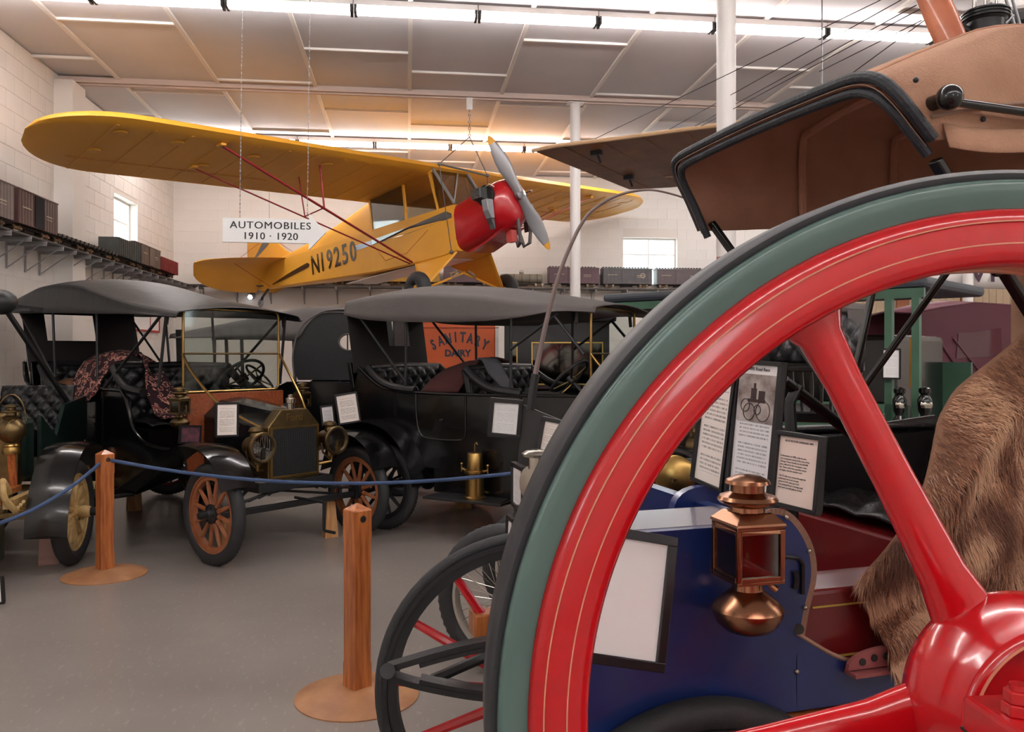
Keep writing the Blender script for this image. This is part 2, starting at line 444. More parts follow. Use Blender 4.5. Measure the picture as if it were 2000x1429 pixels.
# ------------------------------------------------------------------ the yellow high-wing aeroplane hung from the beam
T = Matrix.Translation
def cub():
    R3 = Matrix(((.72546, .6800, -.0955), (-.67993, .7325, .0157), (.10677, .0267, .9935)))   # columns: forward, left, up in (X, Z, h)
    o = cw(.1206, 11.227, 1.6 + 2.095)
    cols = [cw(R3[0][j], R3[1][j], R3[2][j]) for j in range(3)]
    Mx = Matrix(cols).transposed().to_4x4()
    fr = Fr(0, 1, 1, 0); fr.M = T(o) @ Mx; fr.I = fr.M.inverted()
    A = tag(empty('hanging_aeroplane', fr.M), 'yellow high-wing light aeroplane with a red cowling, hung nose-right from the ceiling', 'aeroplane')
    Y = M_yellow
    # fuselage
    S = [(-.95, .04, -.60, .35), (-1.25, .04, -.63, .36), (-1.9, .04, -.63, .37), (-2.8, .05, -.60, .36), (-3.8, .07, -.52, .29), (-5.0, .10, -.42, .18), (-6.1, .12, -.33, .07), (-6.42, .13, -.30, .02)]
    def sec(x, zt, zb, hw):
        return [Vector((x, y, z)) for y, z in ((-hw, zb + .02), (-hw + .02, zb), (hw - .02, zb), (hw, zb + .02), (hw, zt), (-hw, zt))]
    MB().loft([sec(*s) for s in S]).build('fuselage', Y, A, smooth=25)
    td = [(-2.78, .60, .34), (-3.1, .56, .32), (-3.7, .44, .27), (-4.4, .33, .2), (-5.2, .24, .13), (-5.9, .18, .08), (-6.35, .14, .03)]
    def tsec(x, zt, hw):
        zb = .05 + .012 * (-x - 2.8)
        return [Vector((x, -hw, zb)), Vector((x, hw, zb))] + [Vector((x, hw * math.cos(a * pi / 8) ** .7 if a < 4 else (-hw * abs(math.cos(a * pi / 8)) ** .7 if a > 4 else 0), zb + (zt - zb) * math.sin(a * pi / 8) ** .8)) for a in range(1, 8)]
    MB().loft([tsec(*s) for s in td]).build('turtledeck', Y, A, smooth=40)
    MB().ext(-3.6, -1.3, -.3, .3, -.642, -.634).build('belly_panel', mat('belly_white', (226, 220, 212), .6), A)
    # cabin frame and windows
    cb = MB()
    for s in (-1, 1):
        for x in (-1.25, -1.95, -2.75): cb.bar((x, s * .35, .03), (x + (-.12 if x > -1.3 else 0), s * .345, .62), .035, .03)
        cb.bar((-2.78, s * .345, .6), (-1.3, s * .345, .6), .03, .04)
    cb.build('cabin_frame', Y, A, smooth=0)
    MB().ext(-2.73, -1.97, -.353, -.349, .05, .6).build('side_window', M_shade, A, smooth=0)
    MB().ext(-2.73, -1.97, .349, .353, .05, .6).build('side_window', M_shade, A, smooth=0)
    MB().ext(-2.74, -2.70, -.33, .33, .05, .6).build('bulkhead', mat('grey_cloth_lining', (120, 118, 116), .8), A, smooth=0)
    MB().add([(-.95, -.33, .06), (-.95, .33, .06), (-1.3, .34, .62), (-1.3, -.34, .62)], [(0, 1, 2, 3)]).build('windscreen', M_shade, A, smooth=0, solid=.004)
    for s in (-1, 1):
        MB().add([(-.95, s * .33, .05), (-1.3, s * .345, .62), (-1.27, s * .35, .05)], [(0, 1, 2)]).build('quarter_window', M_shade, A, smooth=0, solid=.004)
    fm = MB()
    for s in (-1, 1): fm.bar((-.94, s * .33, .06), (-1.29, s * .34, .63), .03, .03)
    fm.bar((-.95, -.33, .06), (-1.25, .1, .6), .015, .015)
    fm.build('windscreen_frame', M_grey, A, smooth=0)
    # cowling
    def csec(x, zt, zb, hw, rnd):
        out = []
        zc = (zt + zb) / 2; hh = (zt - zb) / 2
        for k in range(28):
            a = 2 * pi * k / 28; e = rnd
            ca, sa = math.cos(a), math.sin(a)
            out.append(Vector((x, hw * math.copysign(abs(ca) ** e, ca), zc + hh * math.copysign(abs(sa) ** e, sa))))
        return out
    C = [(-.955, .07, -.61, .355, .45), (-.8, .12, -.60, .36, .55), (-.6, .17, -.57, .36, .65), (-.4, .22, -.52, .35, .75), (-.25, .25, -.44, .33, .85), (-.15, .24, -.38, .29, .95), (-.09, .19, -.3, .22, 1), (-.07, .1, -.16, .12, 1), (-.068, .05, -.08, .05, 1)]
    MB().loft([csec(*c) for c in C]).build('cowling', M_cowl, A, smooth=50)
    MB().prism([(-.95, 0, -.615), (-.2, 0, -.42), (-.35, 0, -.5), (-.8, 0, -.63)], 1, -.2, .2).build('air_box', M_cowl, A)
    for s in (-1, 1):
        eb = MB()
        eb.lathe([(.001, .30), (.145, .30), (.15, .335), (.135, .35), (.001, .352)], (-.34, 0, .02), (0, s, 0), 28)
        eb.build('cylinder_opening', mat('opening_shade_black', (20, 20, 20), .8), A)  # solid black disc, the opening's inner shade put into its colour
        cy = MB()
        for k in range(7): cy.box((-.38, s * (.33 + k * .017), .05), (.2 - .006 * k, .009, .17 - .004 * k))
        cy.box((-.38, s * .39, .05), (.12, .14, .11)); cy.box((-.38, s * .462, .05), (.17, .025, .13))
        c_ = cy.build('engine_cylinder', mat('engine_grey', (84, 84, 84), .5, .5), A, smooth=0, bevel=.004)
        ib = MB()
        for (dx, dz) in ((-.05, .04), (.05, .04), (-.05, -.04), (.05, -.04)): ib.cyl((-.38 + dx, s * .46, .05 + dz), (-.38 + dx, s * .482, .05 + dz), .012, n=8)
        ib.tube([(-.25, s * .4, .12), (-.16, s * .42, .13), (-.14, s * .36, .1)], .012, 8)
        ib.build('rocker_bolt', M_nickel, c_)
        MB().loft([[Vector((x_, s * y_, z_)) for x_, y_ in ((-.30, .34), (-.20, .34), (-.20, yy), (-.30, yy))] for z_, yy in ((-.05, .46), (-.2, .45), (-.3, .40))] ).build('air_scoop', M_grey, A, smooth=0, bevel=.006)
        MB().loft([[Vector((x_, s * y_, z_)) for x_, y_ in ((-.30, .33), (-.22, .33), (-.22, yy), (-.30, yy))] for z_, yy in ((-.3, .40), (-.38, .36), (-.44, .345))]).build('scoop_outlet', mat('dull_lead', (90, 90, 92), .5, .5), A, smooth=0)
        MB().tube([(-.12, s * .1 + .12, -.25), (-.1, s * .12 + .12, -.42), (-.12, s * .09 + .12, -.62), (-.2, s * .06 + .12, -.66), (-.24, s * .05 + .12, -.5)], .026, 10).build('exhaust_pipe', mat('sooty_pipe', (86, 80, 80), .6, .3), A)
    MB().ext(-.3, -.2, -.05, .05, -.6, -.44).build('carburettor_intake', mat('faded_red', (196, 78, 74), .5), A, smooth=0)
    # propeller
    hub = MB().lathe([(.001, 0), (.06, 0), (.075, .02), (.07, .07), (.03, .09), (.001, .09)], (-.07, 0, 0), (1, 0, 0), 24).build('propeller_hub', M_steel, A)
    ang = math.radians(121)     # direction of the lower blade in the y-z plane
    for s, nm in ((1, 'a'), (-1, 'b')):
        d = Vector((0, -math.sin(math.radians(34.5)) * s, math.cos(math.radians(34.5)) * s)); e = Vector((0, d.z, -d.y))
        prof = [(.04, .065, .045), (.12, .065, .04), (.25, .078, .03), (.4, .1, .022), (.52, .1, .017), (.66, .085, .013), (.77, .06, .01)]
        tip = [(.77, .06, .01), (.83, .042, .008), (.87, .014, .005)]
        def bl(pr):
            rs = []
            for r, wd, th in pr:
                tw = math.radians(50 - 38 * min(1, r / .9)); q = e * math.cos(tw) * s + Vector((1, 0, 0)) * math.sin(tw); n_ = q.cross(d)
                rs.append([d * r + Vector((-.02, 0, 0)) + q * (wd * math.cos(2 * pi * k / 12)) + n_ * (th * math.sin(2 * pi * k / 12)) for k in range(12)])
            return rs
        b_ = MB().loft(bl(prof)).build('propeller_blade', mat('silver_blade', (156, 156, 158), .35, .5), A)
        MB().loft(bl(tip)).build('blade_tip', Y, b_)
    # wings
    def wing_pt(s, u, v):          # u 0..1 root to tip, v 0..1 around the section
        yy = u * 5.37
        t = max(0, (yy - 4.35) / 1.02)
        ch = 1.6; fwd = 0; aft = 0
        if t > 0:
            fwd = .62 * (1 - math.sqrt(max(0, 1 - t ** 2.3))); aft = .98 * (1 - math.sqrt(max(0, 1 - t ** 2.0)))
        xl = -1.25 - fwd; xt = -2.85 + aft; ch = max(xl - xt, .004)
        if v < .5: cx_ = 1 - v * 2; up = True
        else: cx_ = (v - .5) * 2; up = False
        cx_ = cx_ ** 1.6 if cx_ < .999 else 1
        x = xl - ch * cx_
        th = ch * (.115 if up else .028)
        shape = 2.6 * (math.sqrt(max(cx_, 0)) * .62 - .25 * cx_ - .37 * cx_ ** 2) * 1.45 if up else -1.0 * (min(1, cx_ * 14)) * (1 - cx_)
        z = .645 + th * shape + yy * .006 - (-1.25 - x) * .094
        if not up and int(round(u * 96)) % 8 == 0 and .04 < cx_ < .96: z -= .006
        return Vector((x, s * yy, z))
    for s in (-1, 1):
        W = MB().grid(lambda u, v: wing_pt(s, u, v), 96, 28).build('wing', Y, A, smooth=60)
        def under(x, y): return .645 + y * .006 - (-1.25 - x) * .094 - 1.6 * .028 * max(0, (1 - (-1.25 - x) / 1.6)) - .004
        for k in range(12):   # rib tapes
            y = .55 + k * .41
            if y > 4.9: break
            MB().bar((-1.36, s * y, under(-1.36, y)), (-2.8, s * y, under(-2.8, y)), .035, .004).build('rib_tape', Y, W, smooth=0)
        MB().bar((-2.42, s * 2.3, under(-2.42, 2.3) - .001), (-2.42, s * 4.8, under(-2.42, 4.8) - .001), .02, .006).build('aileron_gap', mat('ochre_gap_tape', (196, 122, 28), .6), W, smooth=0)  # darker ochre strip along the aileron line
        for (x, y) in ((-1.55, 4.55), (-2.15, 4.6), (-1.6, 3.9), (-2.2, 3.3), (-1.7, 2.9), (-1.6, 1.9)):
            MB().lathe([(.001, -.002), (.075, -.002), (.06, .012), (.001, .014)], (x, s * y, under(x, y)), (0, 0, -1), 20).build('inspection_cover', Y, W)
        # struts
        st = [((-1.45, 3.45), (-1.9, -.60), .02, .036), ((-2.25, 3.4), (-1.95, -.61), .016, .026)]
        so = []
        for (xa, ya), (xb, zb), th, wd in st:
            so.append(MB().bar((xb, s * .36, zb), (xa, s * ya, under(xa, ya) - .02), wd, th, up=(0, 0, 1)).build('wing_strut', M_strut, A, bevel=.006))
            MB().box((xa, s * ya, under(xa, ya) - .015), (.12, .07, .035)).build('strut_fairing', Y, so[-1], bevel=.01)
        def on(k, t):
            (xa, ya), (xb, zb), *_ = st[k]
            return Vector((xb, s * .36, zb)).lerp(Vector((xa, s * ya, under(xa, ya))), t)
        j1, j2 = on(0, .52), on(1, .53)
        jm = MB().cyl(j1, j2, .009, n=8)
        jm.build('jury_strut', M_strut, A)
        MB().cyl(j1, (j1.x, j1.y, under(j1.x, abs(j1.y))), .013, n=8).build('jury_strut', M_strut, A)
        MB().cyl(j2, (j2.x - .05, j2.y, under(j2.x, abs(j2.y))), .009, n=8).build('jury_strut', M_strut, A)
        # landing gear
        p1, p2, ax = Vector((-1.0, s * .33, -.61)), Vector((-1.85, s * .34, -.63)), Vector((-1.25, s * .80, -1.10))
        g = MB().bar(p1, ax, .04, .025).bar(p2, ax, .035, .022)
        gl = g.build('gear_leg', Y, A, smooth=0)
        MB().add([p1 + Vector((0, 0, .0)), p2, ax], [(0, 1, 2)]).build('gear_fairing', Y, gl, smooth=0, solid=.012)
        MB().cyl((-1.25, s * .80, -1.1), (-1.25, -s * .04, -.84), .016, n=8).build('axle_tube', Y, A)
        MB().tube([(-1.25, s * .12, -.83), (-1.3, s * .2, -.86), (-1.25, s * .24, -.93), (-1.2, s * .16, -.88)], .02, 8, loop=True).build('shock_cord', mat('shock_cord_tan', (176, 148, 118), .7), A)
        wh = MB().torus((-1.25, s * .87, -1.07), (0, 1, 0), .12, .10, 40, 14)
        wt = wh.build('wheel', M_tyre, A)
        MB().lathe([(.001, -.05), (.1, -.05), (.1, .05), (.001, .05)], (-1.25, s * .87, -1.07), (0, 1, 0), 20).build('hub_cap', Y, wt)
        # tailplane
        def tp(u, v):
            yy = .05 + 1.42 * u; t = u
            xl = -5.55 - .62 * (1 - math.sqrt(max(0, 1 - t ** 2.2))) - .05 * t; xt = -6.92 + .62 * (1 - math.sqrt(max(0, 1 - t ** 2.6)))
            a = 2 * pi * v
            xm = (xl + xt) / 2; hx = max((xl - xt) / 2, .003)
            xx = xm + hx * math.cos(a); dr = max(0, -6.2 - xx)
            return Vector((xx + .25 * dr, s * yy, .13 + .022 * math.sin(a) - .62 * dr))
        tpl = MB().grid(tp, 20, 20).build('tailplane', Y, A, smooth=60)
        MB().bar((-6.2, s * .1, .104), (-6.2, s * 1.35, .104), .014, .008).build('elevator_gap', mat('pale_gap_tape', (245, 200, 90), .6), tpl, smooth=0)
        MB().cyl((-6.1, s * .8, .12), (-6.2, 0, .66), .004, n=6).build('bracing_wire', M_strut, A)
        MB().cyl((-6.1, s * .8, .1), (-6.25, 0, -.3), .004, n=6).build('bracing_wire', M_strut, A)
    # centre section over the cabin
    MB().grid(lambda u, v: Vector((wing_pt(1, 0, v).x, -.36 + .72 * u, wing_pt(1, 0, v).z + .001)), 2, 28).build('wing_centre', Y, A, smooth=60)
    # fin and rudder
    fin = [(-5.45, .18), (-5.7, .3), (-5.95, .5), (-6.15, .72), (-6.3, .85), (-6.45, .92), (-6.62, .93), (-6.8, .86), (-6.93, .7), (-6.98, .45), (-6.97, .1), (-6.9, -.12), (-6.75, -.26), (-6.5, -.32), (-6.4, -.3), (-6.38, .12)]
    MB().prism([(x, 0, z) for x, z in fin], 1, -.022, .022).build('fin', Y, A, bevel=.012)
    for s in (-1, 1):
        MB().prism([(-6.05, 0, .58), (-6.28, 0, .46), (-6.9, 0, .24), (-6.6, 0, .42), (-6.35, 0, .6), (-6.5, 0, .75), (-6.36, 0, .77)][::1], 1, s * .023, s * .026).build('fin_chevron', M_letter, A, smooth=0)
    MB().bar((-6.35, 0, -.28), (-6.62, 0, -.42), .05, .012).bar((-6.62, 0, -.42), (-6.68, 0, -.5), .04, .03).build('tail_spring', M_blackm, A, smooth=0)
    MB().torus((-6.7, 0, -.52), (0, 1, 0), .05, .028, 20, 8).build('tail_wheel', M_grey, A)
    # lettering and stripes on both flanks
    def hwid(x):
        for a, b_ in zip(S, S[1:]):
            if b_[0] <= x <= a[0]: t = (x - a[0]) / (b_[0] - a[0]); return a[3] + (b_[3] - a[3]) * t
        return .36
    def decal(name, pts, m_, s):
        v = []; top = [Vector((x, s * (hwid(x) + (.012 if x < -4 else .005)), z)) for x, z in pts]; bot = [Vector((x, s * (hwid(x) - .002), z)) for x, z in pts]
        n = len(pts)
        MB().add(top + bot, [tuple(range(n)), tuple(range(2 * n - 1, n - 1, -1))] + [(i, (i + 1) % n, n + (i + 1) % n, n + i) for i in range(n)]).build(name, m_, A, smooth=0)
    for s in (-1, 1):
        decal('side_stripe', [(-1.0, -.07), (-1.0, -.13), (-1.9, -.17), (-2.79, -.175), (-2.79, -.10), (-1.9, -.08), (-1.1, -.02)], M_letter, s)
        decal('side_stripe', [(-2.8, -.105), (-2.8, -.175), (-3.27, -.18), (-3.2, -.14), (-3.27, -.10)], mat('stripe_reflection', (176, 186, 204), .25, .4), s)  # rear part of the black stripe, its silver reflection painted as colour
        decal('side_stripe', [(-4.7, -.13), (-4.73, -.18), (-5.0, -.20), (-5.5, -.235), (-6.1, -.27), (-6.1, -.25), (-5.5, -.17), (-5.0, -.12), (-4.76, -.10)], M_letter, s)
    x0, x1 = -3.2, -4.62
    h0, h1 = hwid(x0), hwid(x1)
    adv = (x0 - x1) / 6
    for s in (-1, 1):
        for k, chh in enumerate('N19250'):
            xx = (x1 + adv * (k + .5)) if s < 0 else (x0 - adv * (k + .5))
            sl = (hwid(xx + .1) - hwid(xx - .1)) / .2
            text(chh, .44, M_letter, A, basis((xx, s * (hwid(xx) + .0045), -.19), (-s, -sl, 0), (0, 0, 1)), .002, .008, sx=.86)
    decal('door_outline', [(-1.5, -.2), (-1.5, -.21), (-2.0, -.45), (-2.5, -.47), (-2.75, -.2), (-2.74, -.2), (-2.5, -.46), (-2.0, -.44)], mat('amber_line', (190, 120, 26), .6), -1)
    return fr, A
cfr, CUB = cub()
# hoist the aeroplane hangs from
def hoist():
    top = wall_pt(917, 186, 1, 11.3)
    r = tag(empty('hoist_tackle', T(top)), 'white beam clamp with chain, cables and spreader bar that carries the aeroplane nose', 'hoist')
    I = T(-top)
    q = lambda px, py, Z=11.35: I @ P(px, py, Z)
    MB().ext(-.09, .09, -.06, .06, -.03, .05).ext(-.04, .04, -.03, .03, -.2, -.03).build('beam_clamp', M_white, r, smooth=0, bevel=.006)
    for k in range(8):
        z = -.2 - k * .045
        MB().torus((0, 0, z - .02), (0, 1, 0) if k % 2 else (1, 0, 0), .016, .005, 14, 6).build('chain_link', M_steel, r)
    e = Vector((0, 0, -.56))
    a, b_ = q(858, 320), q(952, 343)
    for p in (a, b_): MB().cyl(e, p, .007, n=6).build('cable', M_steel, r)
    MB().cyl(a, b_, .013, n=10).sphere(a, .025, 10, 8).sphere(b_, .025, 10, 8).build('spreader_bar', M_steel, r)
    ga = I @ (cfr.M @ Vector((-1.05, -.37, -.6))); gb = I @ (cfr.M @ Vector((-.8, .2, .14)))
    MB().cyl(a, ga, .007, n=6).sphere(ga, .03, 10, 8).build('cable', M_steel, r)
    MB().cyl(b_, gb, .006, n=6).build('cable', M_steel, r)
    # rear sling up to the beam
    # (carried separately by a wire from the ceiling to the tail)
    c = cfr.M @ Vector((-6.2, 0, .66)); t2 = Vector((c.x, c.y, CEIL - .03))
    tag(MB().cyl(c, t2, .004, n=6).build('tail_wire', M_steel), 'thin wire from the ceiling to the yellow aeroplane tail', 'wire')
hoist()
# arrow sign
def sign():
    Z = 6.2; c = P(521, 450, Z)
    M = basis(c, cw(1, 0.06, -.012), (0, 0, 1))
    r = tag(empty('hanging_arrow_sign', M), 'white arrow sign reading AUTOMOBILES 1910 1920, hung on two chains', 'sign')
    k = Z / F
    pts = [(-84, 23), (82, 23), (82, 34), (114, -2), (82, -37), (82, -24), (-84, -24)]
    MB().prism([(x * k, y * k, 0) for x, y in pts], 2, -.012, .012).build('board', M_signw, r, smooth=0, bevel=.001)
    for s, zz in ((1, .013),):
        for dx in (-.0011, .0011):
            text('AUTOMOBILES', 19.5 * k, M_blackp, r, T((8 * k + dx, 9 * k, zz + dx * .1)), .0006, 0, space=1.12, sx=1.1)
            text('1910 \u00b7 1920', 19.5 * k, M_blackp, r, T((8 * k + dx, -12 * k, zz + dx * .1)), .0006, 0, space=1.08, sx=1.05)
    for x in (-52, 78):
        ch = MB(); y0 = 23 * k; zt = CEIL - c.z; n = int((zt - y0) / .03)
        for i in range(n):
            z = y0 + .015 + i * .03
            ch.bar((x * k, z - .012, 0), (x * k, z + .012, 0), .006 if i % 2 else .003, .003 if i % 2 else .006, up=(0, 0, 1))
        o = ch.build('chain', M_steel, r, smooth=0); o['kind'] = 'stuff'
sign()
# ------------------------------------------------------------------ model railway on its wall shelf
SH = 2.83                       # height of the shelf top
def shelf():
    xl, yb = U0 + .27, V1 - .27
    sr = tag(empty('railway_shelf', T((xl, yb, SH))), 'narrow grey wall shelf carrying the model railway round two walls', 'shelf')
    I = T((-xl, -yb, -SH))
    def bld(mb, n, m, **k):
        mb.v = [tuple(I @ Vector(v)) for v in mb.v]; return mb.build(n, m, sr, **k)
    gm = mat('shelf_grey', (150, 146, 146), .6)
    bld(MB().ext(U0 + .12, U0 + .42, 5.0, V1 - .012, SH - .02, SH), 'shelf_board', mat('dark_shelf_board', (70, 64, 62), .7), smooth=0)
    bld(MB().ext(U0 + .42, 11.5, V1 - .42, V1 - .12, SH - .02, SH), 'shelf_board', MATS['dark_shelf_board'], smooth=0)
    rl = MB()
    for d in (-.045, .045):
        rl.ext(xl + d - .003, xl + d + .003, 5.0, yb, SH + .012, SH + .022); rl.ext(xl, 11.5, yb + d - .003, yb + d + .003, SH + .012, SH + .022)
    bld(rl, 'rail', mat('rail_steel', (110, 100, 92), .4, .8), smooth=0)
    tie = MB(); y = 5.02
    while y < yb: tie.ext(xl - .07, xl + .07, y, y + .025, SH, SH + .012); y += .06
    x = xl + .05
    while x < 11.4: tie.ext(x, x + .025, yb - .07, yb + .07, SH, SH + .012); x += .06
    o = bld(tie, 'sleepers', mat('dark_sleeper', (52, 42, 36), .8), smooth=0); o['kind'] = 'stuff'
    n = 0; proto = None
    def brk(M):
        nonlocal proto
        if proto is None:
            mb = MB().ext(0, .42, -.012, .012, -.045, -.02).ext(0, .42, -.003, .003, -.07, -.045).bar((.02, 0, -.3), (.36, 0, -.05), .012, .012, up=(0, 1, 0)).ext(0, .012, -.012, .012, -.32, -.02)
            proto = mb.build('bracket', gm, sr, smooth=0); o = proto
        else: o = proto.copy(); COL.objects.link(o)
        o.matrix_local = I @ M
    y = 8.6
    while y < 16.2: brk(T((U0 + .011, y, SH)) ); y += .46 if n % 2 else .38; n += 1
    x = U0 + .55
    while x < 9.5: brk(T((x, V1 - .011, SH)) @ Matrix.Rotation(-pi / 2, 4, 'Z')); x += .62
shelf()
def rolling(kind, name, c, label, L=.98, H=.3, letter=None, door=False):
    """model goods wagon, local x along the track"""
    m = mat('wagon_' + name, c, .45, bump=.25, bscale=30, var=.25, vscale=8)
    und = mat('wagon_underframe', (44, 36, 34), .7)
    r = empty(kind)
    tag(r, label, 'model wagon', 'model railway wagons on the wall shelf')
    z0 = .085; W = .13
    u = MB().ext(-L / 2, L / 2, -.05, .05, z0 - .02, z0).ext(-L / 2 - .03, -L / 2, -.012, .012, z0 - .02, z0 - .005).ext(L / 2, L / 2 + .03, -.012, .012, z0 - .02, z0 - .005)
    u.ext(-.12, .12, -.03, .03, z0 - .05, z0 - .02)
    u.build('underframe', und, r, smooth=0)
    for sx in (-1, 1):
        b = MB(); cx_ = sx * (L / 2 - .15)
        for dy in (-.06, .06): b.ext(cx_ - .1, cx_ + .1, dy - .006, dy + .006, .035, .06)
        b.ext(cx_ - .02, cx_ + .02, -.06, .06, .045, .07)
        bo = b.build('bogie', mat('bogie_bronze', (112, 84, 56), .6), r, smooth=0)
        for dx in (-.065, .065):
            w_ = MB().cyl((cx_ + dx, -.045, .052), (cx_ + dx, -.052, .052), .03, n=12).cyl((cx_ + dx, .045, .052), (cx_ + dx, .052, .052), .03, n=12).cyl((cx_ + dx, -.068, .052), (cx_ + dx, .068, .052), .011, n=8)
            w_.build('wheelset', mat('worn_wheel', (150, 138, 120), .35, .7), bo)
    z1 = z0 + H
    if kind == 'model_boxcar':
        b = MB().ext(-L / 2, L / 2, -W, W, z0, z1)
        b.build('body', m, r, smooth=0)
        rf = MB().loft([[Vector((x, -W - .008, z1)), Vector((x, 0, z1 + .028)), Vector((x, W + .008, z1)), Vector((x, W + .008, z1 - .012)), Vector((x, -W - .008, z1 - .012))] for x in (-L / 2 - .006, L / 2 + .006)])
        ro = rf.build('roof', m, r, smooth=0)
        rw = MB()
        for k in range(16): rw.ext(-L / 2 + .02 + k * (L - .04) / 16, -L / 2 + .04 + k * (L - .04) / 16, -.035, .035, z1 + .024, z1 + .04)
        rw.build('roof_walk', und, ro, smooth=0)['kind'] = 'stuff'
        rb = MB(); n = 14
        for k in range(n + 1):
            x = -L / 2 + .012 + k * (L - .024) / n
            for s in (-1, 1): rb.ext(x - .003, x + .003, s * W, s * (W + .004), z0, z1 - .012)
        rb.build('side_rib', m, r, smooth=0)['kind'] = 'stuff'
        for s in (-1, 1):
            MB().ext(-.11, .11, s * (W + .001), s * (W + .01), z0 + .01, z1 - .02).build('door', mat('doorway_shade', (16, 12, 12), .9) if (door and s == door) else m, r, smooth=0)  # open doorway is a near-black slab, inner shade put into its colour
            if letter:
                c_ = MB().ext(.18, .33, s * (W + .004), s * (W + .006), z0 + .16, z0 + .172).ext(.18, .33, s * (W + .004), s * (W + .006), z0 + .13, z0 + .138).ext(-.4, -.2, s * (W + .004), s * (W + .006), z0 + .17, z0 + .182)
                c_.build('lettering', mat('faded_letter', (176, 160, 142), .7), r, smooth=0)['kind'] = 'stuff'
    elif kind == 'model_gondola':
        b = MB().ext(-L / 2, L / 2, -W, W, z0, z0 + .015)
        for s in (-1, 1): b.ext(-L / 2, L / 2, s * W, s * (W - .012), z0, z1)
        for s in (-1, 1): b.ext(s * L / 2, s * (L / 2 - .012), -W + .012, W - .012, z0, z1)
        b.build('body', m, r, smooth=0)
        rb = MB()
        for k in range(12):
            x = -L / 2 + .03 + k * (L - .06) / 11
            for s in (-1, 1): rb.ext(x - .008, x + .008, s * W, s * (W + .012), z0, z1)
        rb.build('side_rib', m, r, smooth=0)['kind'] = 'stuff'
    elif kind == 'model_flatcar':
        MB().ext(-L / 2, L / 2, -W, W, z0, z0 + .03).build('deck', m, r, smooth=0)
        s_ = MB()
        for k in range(7): s_.ext(-L / 2 + .08 + k * .135, -L / 2 + .1 + k * .135, -W - .01, -W, z0 - .02, z0 + .032)
        s_.build('stake_pocket', und, r, smooth=0)['kind'] = 'stuff'
    elif kind == 'model_tankcar':
        MB().lathe([(.001, -L * .42), (.07, -L * .415), (.088, -L * .39), (.088, L * .39), (.07, L * .415), (.001, L * .42)], (0, 0, z0 + .095), (1, 0, 0), 24).build('tank', m, r)
        d = MB().cyl((0, 0, z0 + .17), (0, 0, z0 + .215), .045, n=16); d.tube([(-.03, 0, z0 + .21), (-.03, 0, z0 + .25), (.03, 0, z0 + .25), (.03, 0, z0 + .21)], .005, 6); d.build('dome', m, r)
        bn = MB()
        for k in range(5): bn.torus((-.3 + k * .15, 0, z0 + .095), (1, 0, 0), .089, .004, 24, 5)
        bn.build('tank_band', und, r)
    return r
xl, yb = U0 + .27, V1 - .27
left = [  # position along the wall, kind, colour name, colour, label, H
 (8.62, 'model_boxcar', 'weathered_silver', (118, 104, 100), 'weathered brown model boxcar cut by the left picture edge', .36, False),
 (9.70, 'model_boxcar', 'oxide_brown', (88, 62, 60), 'brown model boxcar with its sliding door open, second from the left', .36, -1),
 (10.72, 'model_flatcar', 'dark_timber', (66, 60, 58), 'empty dark model flatcar behind the open-door boxcar', .05, False),
 (11.72, 'model_flatcar', 'black_timber', (50, 48, 48), 'second dark model flatcar, in front of the wall pilaster', .09, False),
 (12.72, 'model_gondola', 'grey_green', (72, 76, 74), 'ribbed dark grey model gondola beside the left window', .26, False),
 (13.74, 'model_boxcar', 'dull_brown', (98, 84, 76), 'dull brown model boxcar under the left window', .3, False),
 (14.78, 'model_gondola', 'bright_oxide', (128, 42, 40), 'red ribbed model gondola past the left window', .22, False)]
for y, kd, nm, c, lb, H, dr in left:
    o = rolling(kd, nm, c, lb, H=H, letter=kd == 'model_boxcar', door=dr)
    o.matrix_world = T((xl, y, SH + .012)) @ Matrix.Rotation(pi / 2, 4, 'Z')
back = [(-3.1, 'model_boxcar', 'bright_oxide', (128, 42, 40), 'round-roofed red model boxcar at the room corner', .28),
 (-1.98, 'model_gondola', 'green_black', (52, 56, 50), 'low dark model gondola behind the aeroplane tail', .16),
 (-.93, 'model_boxcar', 'brown_mid', (88, 62, 52), 'brown model boxcar behind the aeroplane belly', .3),
 (.12, 'model_boxcar', 'ochre', (160, 122, 40), 'ochre yellow model boxcar behind the landing gear', .3),
 (1.19, 'model_boxcar', 'plum', (92, 72, 76), 'plum model boxcar left of the silver tank wagon', .3),
 (2.2, 'model_tankcar', 'tank_silver', (136, 130, 116), 'silver model tank wagon with a domed top', .2),
 (3.22, 'model_boxcar', 'plum2', (96, 66, 74), 'plum model boxcar half behind the round column', .3),
 (4.28, 'model_boxcar', 'slate', (84, 80, 82), 'slate model boxcar with a round emblem under the back window', .3),
 (5.36, 'model_boxcar', 'slate_plum', (90, 78, 80), 'slate-plum model boxcar right of the back window', .3),
 (6.44, 'model_boxcar', 'blue', (52, 96, 170), 'blue model boxcar almost hidden by the big wheel', .34)]
for x, kd, nm, c, lb, H in back:
    o = rolling(kd, nm, c, lb, H=H, letter=kd == 'model_boxcar')
    o.matrix_world = T((x, yb, SH + .012))
    if nm == 'slate': MB().ring((.3, -.134, .25), (0, 1, 0), [(.035, -.003), (.05, -.003), (.05, .003), (.035, .003)], 24).build('emblem', MATS['faded_letter'], o)
